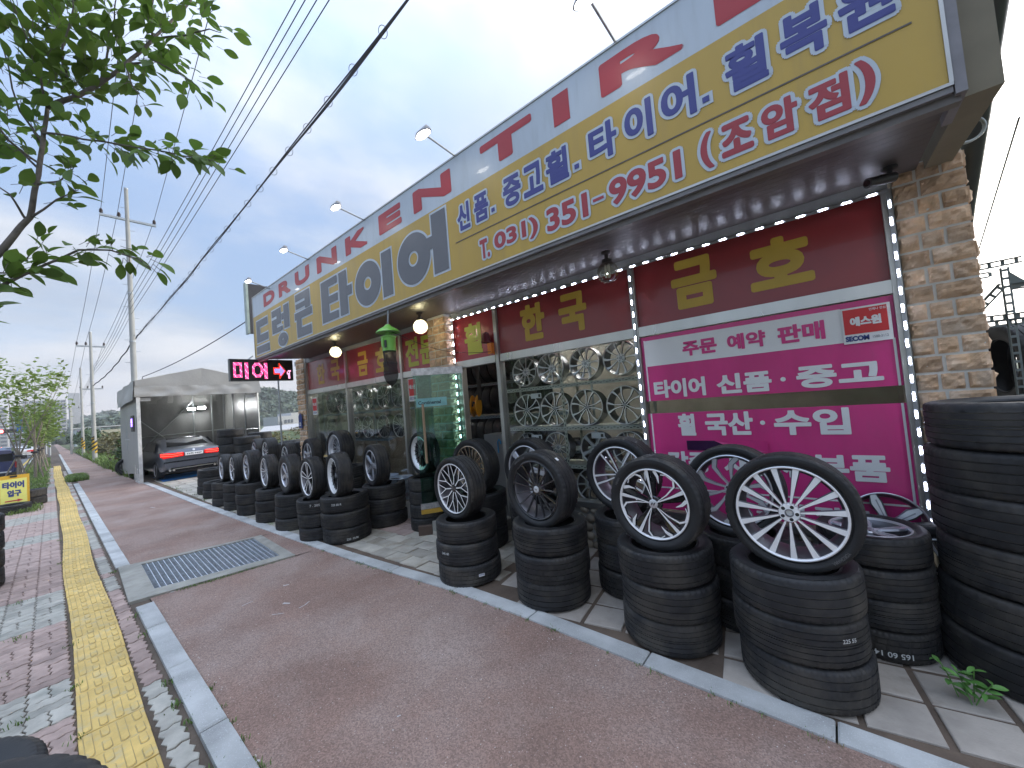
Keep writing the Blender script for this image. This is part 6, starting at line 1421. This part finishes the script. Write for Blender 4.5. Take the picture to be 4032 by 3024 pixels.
def tree(name, label, x, y, h, cr, leafm, n=1400, size=.16, z0=-.1, trunk_r=.06, fork=.32, group=None, seed=1, lobes=8, barkm=barkl, cz=.68, rz=.34, limbs=6, ph=True):
    r_ = random.Random(seed); t = thing(name, label, 'tree', (x, y, z0), (0,0,0), group)
    q = MB(); fz = h*fork; q.tube([(0,0,0),(.02,.01,fz*.5),(0,.02,fz)], trunk_r, 8, r1=trunk_r*.75)
    build('trunk', q, barkm, t, smooth=40)
    q = MB()
    for k in range(limbs):
        a_ = 2*math.pi*k/limbs + r_.uniform(-.4,.4); e = r_.uniform(.4,.85)*cr; zt_ = h*r_.uniform(.65,.95)
        q.tube([(0,.02,fz*.97),(math.cos(a_)*e*.35, math.sin(a_)*e*.35, fz+(zt_-fz)*.4),(math.cos(a_)*e, math.sin(a_)*e, zt_)], trunk_r*.38, 6, r1=.006)
    build('limbs', q, barkm, t, smooth=40)
    mb = MB(); crown(mb, 0, 0, h*cz, cr, cr, h*rz, n, size, r_, lobes); build('crown', mb, leafm, t)
    return t
def stakes(x, y, h=1.5, n=3, sp=.55):
    t = thing('tree_stake', 'wooden tripod stake propping the street tree '+('nearest the yellow sign' if x > -27 else f'{["second","third","fourth","fifth","sixth","seventh"][min(5,int((-27-x)/5))]} in the row'), 'tree stake', (x, y, -.05), (0,0,0), 'tripod stakes around the street trees')
    for k in range(n):
        a_ = 2*math.pi*k/n + .5; q = MB(); q.tube([(sp*math.cos(a_), sp*math.sin(a_), 0), (.04*math.cos(a_+3), .04*math.sin(a_+3), h)], .024, 8); build('pole', q, barkl, t, smooth=40)
    q = MB(); q.lathe([(.11,h-.2),(.13,h-.15),(.11,h-.1)], 10); build('strap', q, blackm, t)
GT = 'young street trees along the pavement'
tree('street_tree', 'young forked street tree behind the yellow entrance sign', -25.3, -.86, 5.3, 1.5, young, 620, .20, seed=3, trunk_r=.065, fork=.26, group=GT, lobes=10)
tree('street_tree', 'second street tree, its branch reaching over the path', -30.0, -.52, 5.8, 1.5, young, 620, .22, seed=5, trunk_r=.06, fork=.3, group=GT, lobes=10)
seq = ['third', 'fourth', 'fifth', 'sixth', 'seventh', 'eighth', 'ninth', 'tenth', 'eleventh']
for k in range(9): tree('street_tree', seq[k]+' street tree in the receding row', -35-5.5*k, -.45-.03*k+.1*math.sin(k), 4.2+.5*math.sin(k*2), 1.1, young, 600, .26, seed=20+k, trunk_r=.05, group=GT, lobes=8)
for x, y in ((-25.3,-.86),(-30,-.52),(-35,-.45),(-40.5,-.4),(-46,-.45),(-51.5,-.5)): stakes(x, y)
# grass verge around the trees and beside the path
gm = foliage('verge_grass', (.14,.22,.05), .4, .2)
def patch(mb, x0, x1, y0, y1, n, h, w=.02, z=0):
    for _ in range(n): blades(mb, rnd.uniform(x0,x1), rnd.uniform(y0,y1), 3, h, .05, w, z)
q = MB(); patch(q, -60, -23.2, -1.12, -.15, 3800, .12, .02); patch(q, -27.8, -24.6, .45, .95, 1100, .16, .022); patch(q, -17.6, -16.3, -.75, -.25, 160, .12, .014)
build('verge_grass', q, gm, kind='stuff', label='green grass verge around the street trees and path edge')
q = MB()
for _ in range(9000):
    x = rnd.uniform(-75, -22.9); y = 2.05 + (rnd.random()**1.3)*2.6 + (abs(x)-23)*.004 - (abs(x) > 30)*.15; blades(q, x, y, 3, .28*(.5+rnd.random()), .08, .03, -.02)
build('roadside_plants', q, gm, kind='stuff', label='tall green grass and weeds on the right bank of the path')
g = MB(); vs = []; nx, ny = 40, 14
for j in range(ny+1):
    for i in range(nx+1):
        x = -22.6 - i*2.2; y = 1.98 + j*1.1 - .004*(i*2.2); z_ = -.05 + min(.5, j*.09) + .2*noise.noise(Vector((x*.3, y*.5, 2))) if j else -.02; vs.append((x, y, z_))
g.add(vs, [(j*(nx+1)+i, (j+1)*(nx+1)+i, (j+1)*(nx+1)+i+1, j*(nx+1)+i+1) for j in range(ny) for i in range(nx)]); struct('bank', g, grassg, fix=True)
# shrubs right of the path
def shrub(label, x, y, z_, rx, ry, rz, m, n, size, seed, grp=None, name='shrub'):
    r_ = random.Random(seed); t = thing(name, label, 'shrub', (x, y, 0), (0,0,0), grp); mb = MB(); crown(mb, 0, 0, z_, rx, ry, rz, n, size, r_, 12, .8); build('foliage', mb, m, t)
    q = MB()
    for k in range(5): q.tube([(0,0,-.1),(r_.uniform(-.5,.5)*rx, r_.uniform(-.5,.5)*ry, z_)], .03, 5, r1=.01)
    build('stem', q, barkl, t); return t
GS = 'shrubs behind the poles along the path'
shrub('brown green shrub between the striped pole and the tent', -31.5, 3.2, .9, 2.0, 1.3, 1.2, brownb, 2200, .22, 1, GS)
shrub('dark green shrub right behind the tent edge', -28.5, 2.95, 1.0, 1.4, .9, 1.3, darkl, 1500, .2, 2, GS)
shrub('taller shrub sprouting over the tent side', -30.0, 3.6, 1.7, 1.2, .8, 1.5, darkl, 1200, .2, 3, GS)
shrub('olive shrub between the two striped poles', -48, 3.6, .8, 4.5, 1.6, 1.2, brownb, 2200, .3, 4, GS)
shrub('green shrub beyond the thinner striped pole', -62, 3.9, .9, 7, 1.6, 1.3, darkl, 2200, .35, 5, GS)
shrub('distant hedge where the path fades out', -92, 3.2, 1.2, 12, 2.2, 2.0, darkl, 2400, .55, 6, GS)
GB = 'dry bushes behind the forecourt'
for k, (x, y, sx) in enumerate(((-19.5,9.5,2.4),(-22,12.5,3),(-25,9.8,2.2),(-29,15,3.5),(-33,20,4))):
    shrub(('nearest','second','third','fourth','farthest')[k]+' dry brownish bush between the tent and the left end pillar', x, y, .55, sx, 2.0, .85, brownb, 1800, .2, 30+k, GB)
fe = thing('mesh_fence', 'thin wire mesh fence on posts behind the tyre stacks', 'fence', (0,0,0))
for k in range(9): q = MB(); q.tube([(-17.5-.9*k, 7.2+.75*k, -.1),(-17.5-.9*k, 7.2+.75*k, 1.5)], .025, 6); build('post', q, galv, fe)
for z_ in (.3,.7,1.1,1.45): q = MB(); q.tube([(-17.5, 7.2, z_),(-24.7, 13.2, z_)], .007, 4); build('wire', q, galv, fe)
# ------------------------------------------------------------ far buildings
apm = mat('apartment_wall', (.50,.50,.50), rough=.8, var=.04); apw = mat('apartment_window', (.16,.18,.21), rough=.3, var=.2); apg = mat('apartment_grey_wall', (.36,.37,.39), rough=.8, var=.04)
def block(label, x, y0, y1, h, depth, floors, cols, m=apm, grp='apartment blocks on the horizon', roof=0):
    t = thing('apartment_block', label, 'apartment building', (x, y0, 0), (0,0,0), grp); W = y1-y0
    part('wall', -depth, 0, 0, W, -.3, h, m, t)
    if roof: part('roof_structure', -depth*.6, -1, W*.3, W*.6, h, h+roof, m, t)
    if cols:
        q = MB(); q.box(.02,.3,-W/cols*.36,W/cols*.36,-h/floors*.25,h/floors*.25); me = None
        for i in range(floors):
            for j in range(cols):
                o = build('window', q, apw, t, mesh=me, loc=(-.1, W*(j+.5)/cols, h*(i+.5)/floors)); me = o.data
        q = MB()
        for i in range(floors): q.box(.0,.6,0,W,h*i/floors-.25,h*i/floors+.1)
        build('balcony_slabs', q, m, t)
    return t
block('pale apartment block with rows of windows behind the street trees', -300, -8.5, 5.4, 21.5, 12, 12, 7, roof=1.6)
block('tall blank ended apartment tower just left of the striped poles', -312, 6.6, 10.4, 25.5, 12, 14, 0, apg)
block('lower apartment block at the left picture edge', -290, -26, -12.5, 18.5, 12, 11, 6, roof=1.5)
block('apartment block half hidden by street tree foliage', -330, -20, -10, 20, 12, 12, 5, apg)
t = thing('low_building', 'low white roadside building with a dark sign band beyond the poles', 'building', (-120, 3.2, 0)); part('wall', -14, 0, 0, 3.6, -.3, 3.5, mat('pale_blue_wall', (.45,.52,.56), rough=.7), t); part('sign_band', .01, .2, .3, 3.5, 2.3, 3.2, mat('violet_band', (.25,.2,.3), rough=.6), t); part('roof', -14.3, .4, -.3, 8.5, 3.5, 3.7, apm, t); part('shop_window', .01, .1, .4, 3.2, .3, 1.9, mat('shop_window', (.35,.48,.58), rough=.3), t); part('wall', -14, -.2, 3.62, 8.4, -.3, 2.9, mat('cream_wall', (.5,.47,.36), rough=.7), t)
wh_ = thing('white_house', 'white flat roofed house in front of the wooded hill, left of the end pillar', 'house', (-60, 0, 0), (0,0,R(4)))
part('wall', -5, 0, 21.0, 23.0, -.3, 2.35, apm, wh_); part('wall', -5, -.5, 23.0, 27, -.3, 2.75, apm, wh_)
for k in range(4): part('window', .0, .1, 21.2, 21.5, 1.1, 1.6, apw, wh_) if k == 0 else part('window', .01, .08, 21.4+.45*k, 21.65+.45*k, 1.3, 1.8, apw, wh_)
t = thing('long_shed', 'low pale roofed shed in front of the white house', 'shed', (-52, 0, 0)); q = MB(); q.add([(0,15.6,.62),(0,24,.62),(-4,24,1.15),(-4,17.4,1.15),(0,15.6,.5),(0,24,.5)],[(0,1,2,3),(4,5,1,0)]); build('roof', q, mat('pale_metal_roof', (.48,.46,.44), rough=.5), t); part('wall', -4, -.1, 16.2, 24, -.3, .58, mat('shed_wall', (.28,.26,.2), rough=.8), t)
# blue direction sign, signal over the road
t = thing('road_sign', 'blue direction sign on a gantry over the road behind the trees', 'road sign', (-70, 0, 0)); blues = mat('road_sign_blue', (.02,.10,.32), rough=.4)
part('sign_plate', 0, .06, -2.4, -1.15, 2.9, 4.4, blues, t); part('sign_plate', 0, .06, -1.1, -.2, 2.5, 3.2, blues, t); q = MB(); q.tube([(-.1,-.1,-.2),(-.1,-.1,5.0)], .1, 8); q.tube([(-.1,-.1,4.0),(-.1,-6,4.0)], .06, 8); build('gantry', q, galv, t, smooth=40)
t = thing('traffic_light', 'traffic light showing red over the far junction', 'traffic light', (-78, -3.4, 3.3)); part('housing', -.15, .05, -.8, .8, -.22, .22, blackm, t); q = MB(); q.lathe([(0,.06),(.14,.05),(.17,0)], 16); build('red_lamp', q, emit('signal_red', (1,.02,.02), 40), t, loc=(.05,-.45,0), rot=(0,R(90),0)); q = MB(); q.tube([(-.1,3.0,-3.5),(-.1,3.0,.1),(-.1,.8,.1)], .07, 8); build('mast', q, galv, t, smooth=40)
for s in range(1): pass
# ------------------------------------------------------------ wooded hills
def ridge(name, x0, pts, depth, seed, n, size, m=hillf, swap=False):
    """hill with its crest given by (y, height), covered with crowns of foliage"""
    r_ = random.Random(seed); g = MB(); vs = []; ny = 60; nd = 10; ya, yb = pts[0][0], pts[-1][0]
    def hgt(y):
        for (a_, ha), (b_, hb) in zip(pts, pts[1:]):
            if a_ <= y <= b_: t_ = (y-a_)/(b_-a_); t_ = t_*t_*(3-2*t_); return ha+(hb-ha)*t_
        return 0
    def H(y, d): s = d/nd; return hgt(y)*(math.sin(min(1, s*1.6)*math.pi/2)) + .6*noise.noise(Vector((y*.08, s*6, seed)))
    for j in range(nd+1):
        for i in range(ny+1): y = ya+(yb-ya)*i/ny; vs.append((x0 - depth*j/nd, y, H(y, j) - .3))
    if swap: vs = [(b_, a_, c_) for a_, b_, c_ in vs]
    g.add(vs, [(j*(ny+1)+i, j*(ny+1)+i+1, (j+1)*(ny+1)+i+1, (j+1)*(ny+1)+i) for j in range(nd) for i in range(ny)]); struct(name, g, grassg, fix=True)
    mb = MB()
    for _ in range(n//26):
        y = r_.uniform(ya, yb); d = r_.uniform(0, nd*.75); c_ = Vector((x0-depth*d/nd, y, H(y, d))); s = size*r_.uniform(1.6, 3.0)
        for k in range(26):
            dv = Vector((r_.gauss(0,1), r_.gauss(0,1), abs(r_.gauss(0,1)))).normalized()*s*r_.uniform(.7,1); P = c_ + dv; a_ = Vector((r_.gauss(0,1), r_.gauss(0,1), r_.gauss(0,.6))).normalized()*size*.9; b_ = a_.cross(dv).normalized()*size*.6
            mb.add([P-a_, P+b_, P+a_, P-b_], [(0,1,2,3)])
    if swap: mb.v = [(b_, a_, c_) for a_, b_, c_ in mb.v]
    build(name+'_woods', mb, m, kind='stuff', label='mass of trees covering the '+name.replace('_', ' '))
ridge('wooded_hill', -200, [(2,.2),(12,5.5),(22,8.2),(34,7.5),(48,10),(64,15.5),(74,16.8),(86,14.5),(100,12),(130,6),(150,.5)], 60, 3, 60000, 1.3)
ridge('far_hill', -420, [(-10,.5),(10,9),(30,14),(60,13),(100,18),(160,8),(200,1)], 90, 5, 16000, 3.0)
ridge('opposite_hill', -48, [(-260,6),(-190,10),(-140,9),(-90,11),(-50,8),(-15,6.5),(20,5),(60,2)], 40, 8, 26000, 1.6, swap=True)
# trees across the road, seen mirrored in the shop windows
GR = 'trees on the far side of the road'
for k in range(12): tree('roadside_tree', 'broad dark green tree in the row on the far side of the road', -100+9*k, -27-2*math.sin(k*2), 6.2+1.2*math.sin(k*1.7), 3.4, darkl, 900, .6, z0=-.3, seed=60+k, trunk_r=.14, group=GR, barkm=bark)

# ------------------------------------------------------------ thin evening haze
hz = bpy.data.materials.new('haze_air'); hz.use_nodes = True; n = hz.node_tree.nodes; n.remove(n['Principled BSDF'])
pv = n.new('ShaderNodeVolumePrincipled'); pv.inputs['Color'].default_value = (.92, .94, .97, 1); pv.inputs['Density'].default_value = .0008; pv.inputs['Anisotropy'].default_value = .2
hz.node_tree.links.new(pv.outputs[0], n['Material Output'].inputs['Volume'])
q = MB(); q.box(-560, 140, -140, 260, -1.5, 42); build('haze', q, hz, kind='stuff', label='thin pale evening haze over the whole scene')
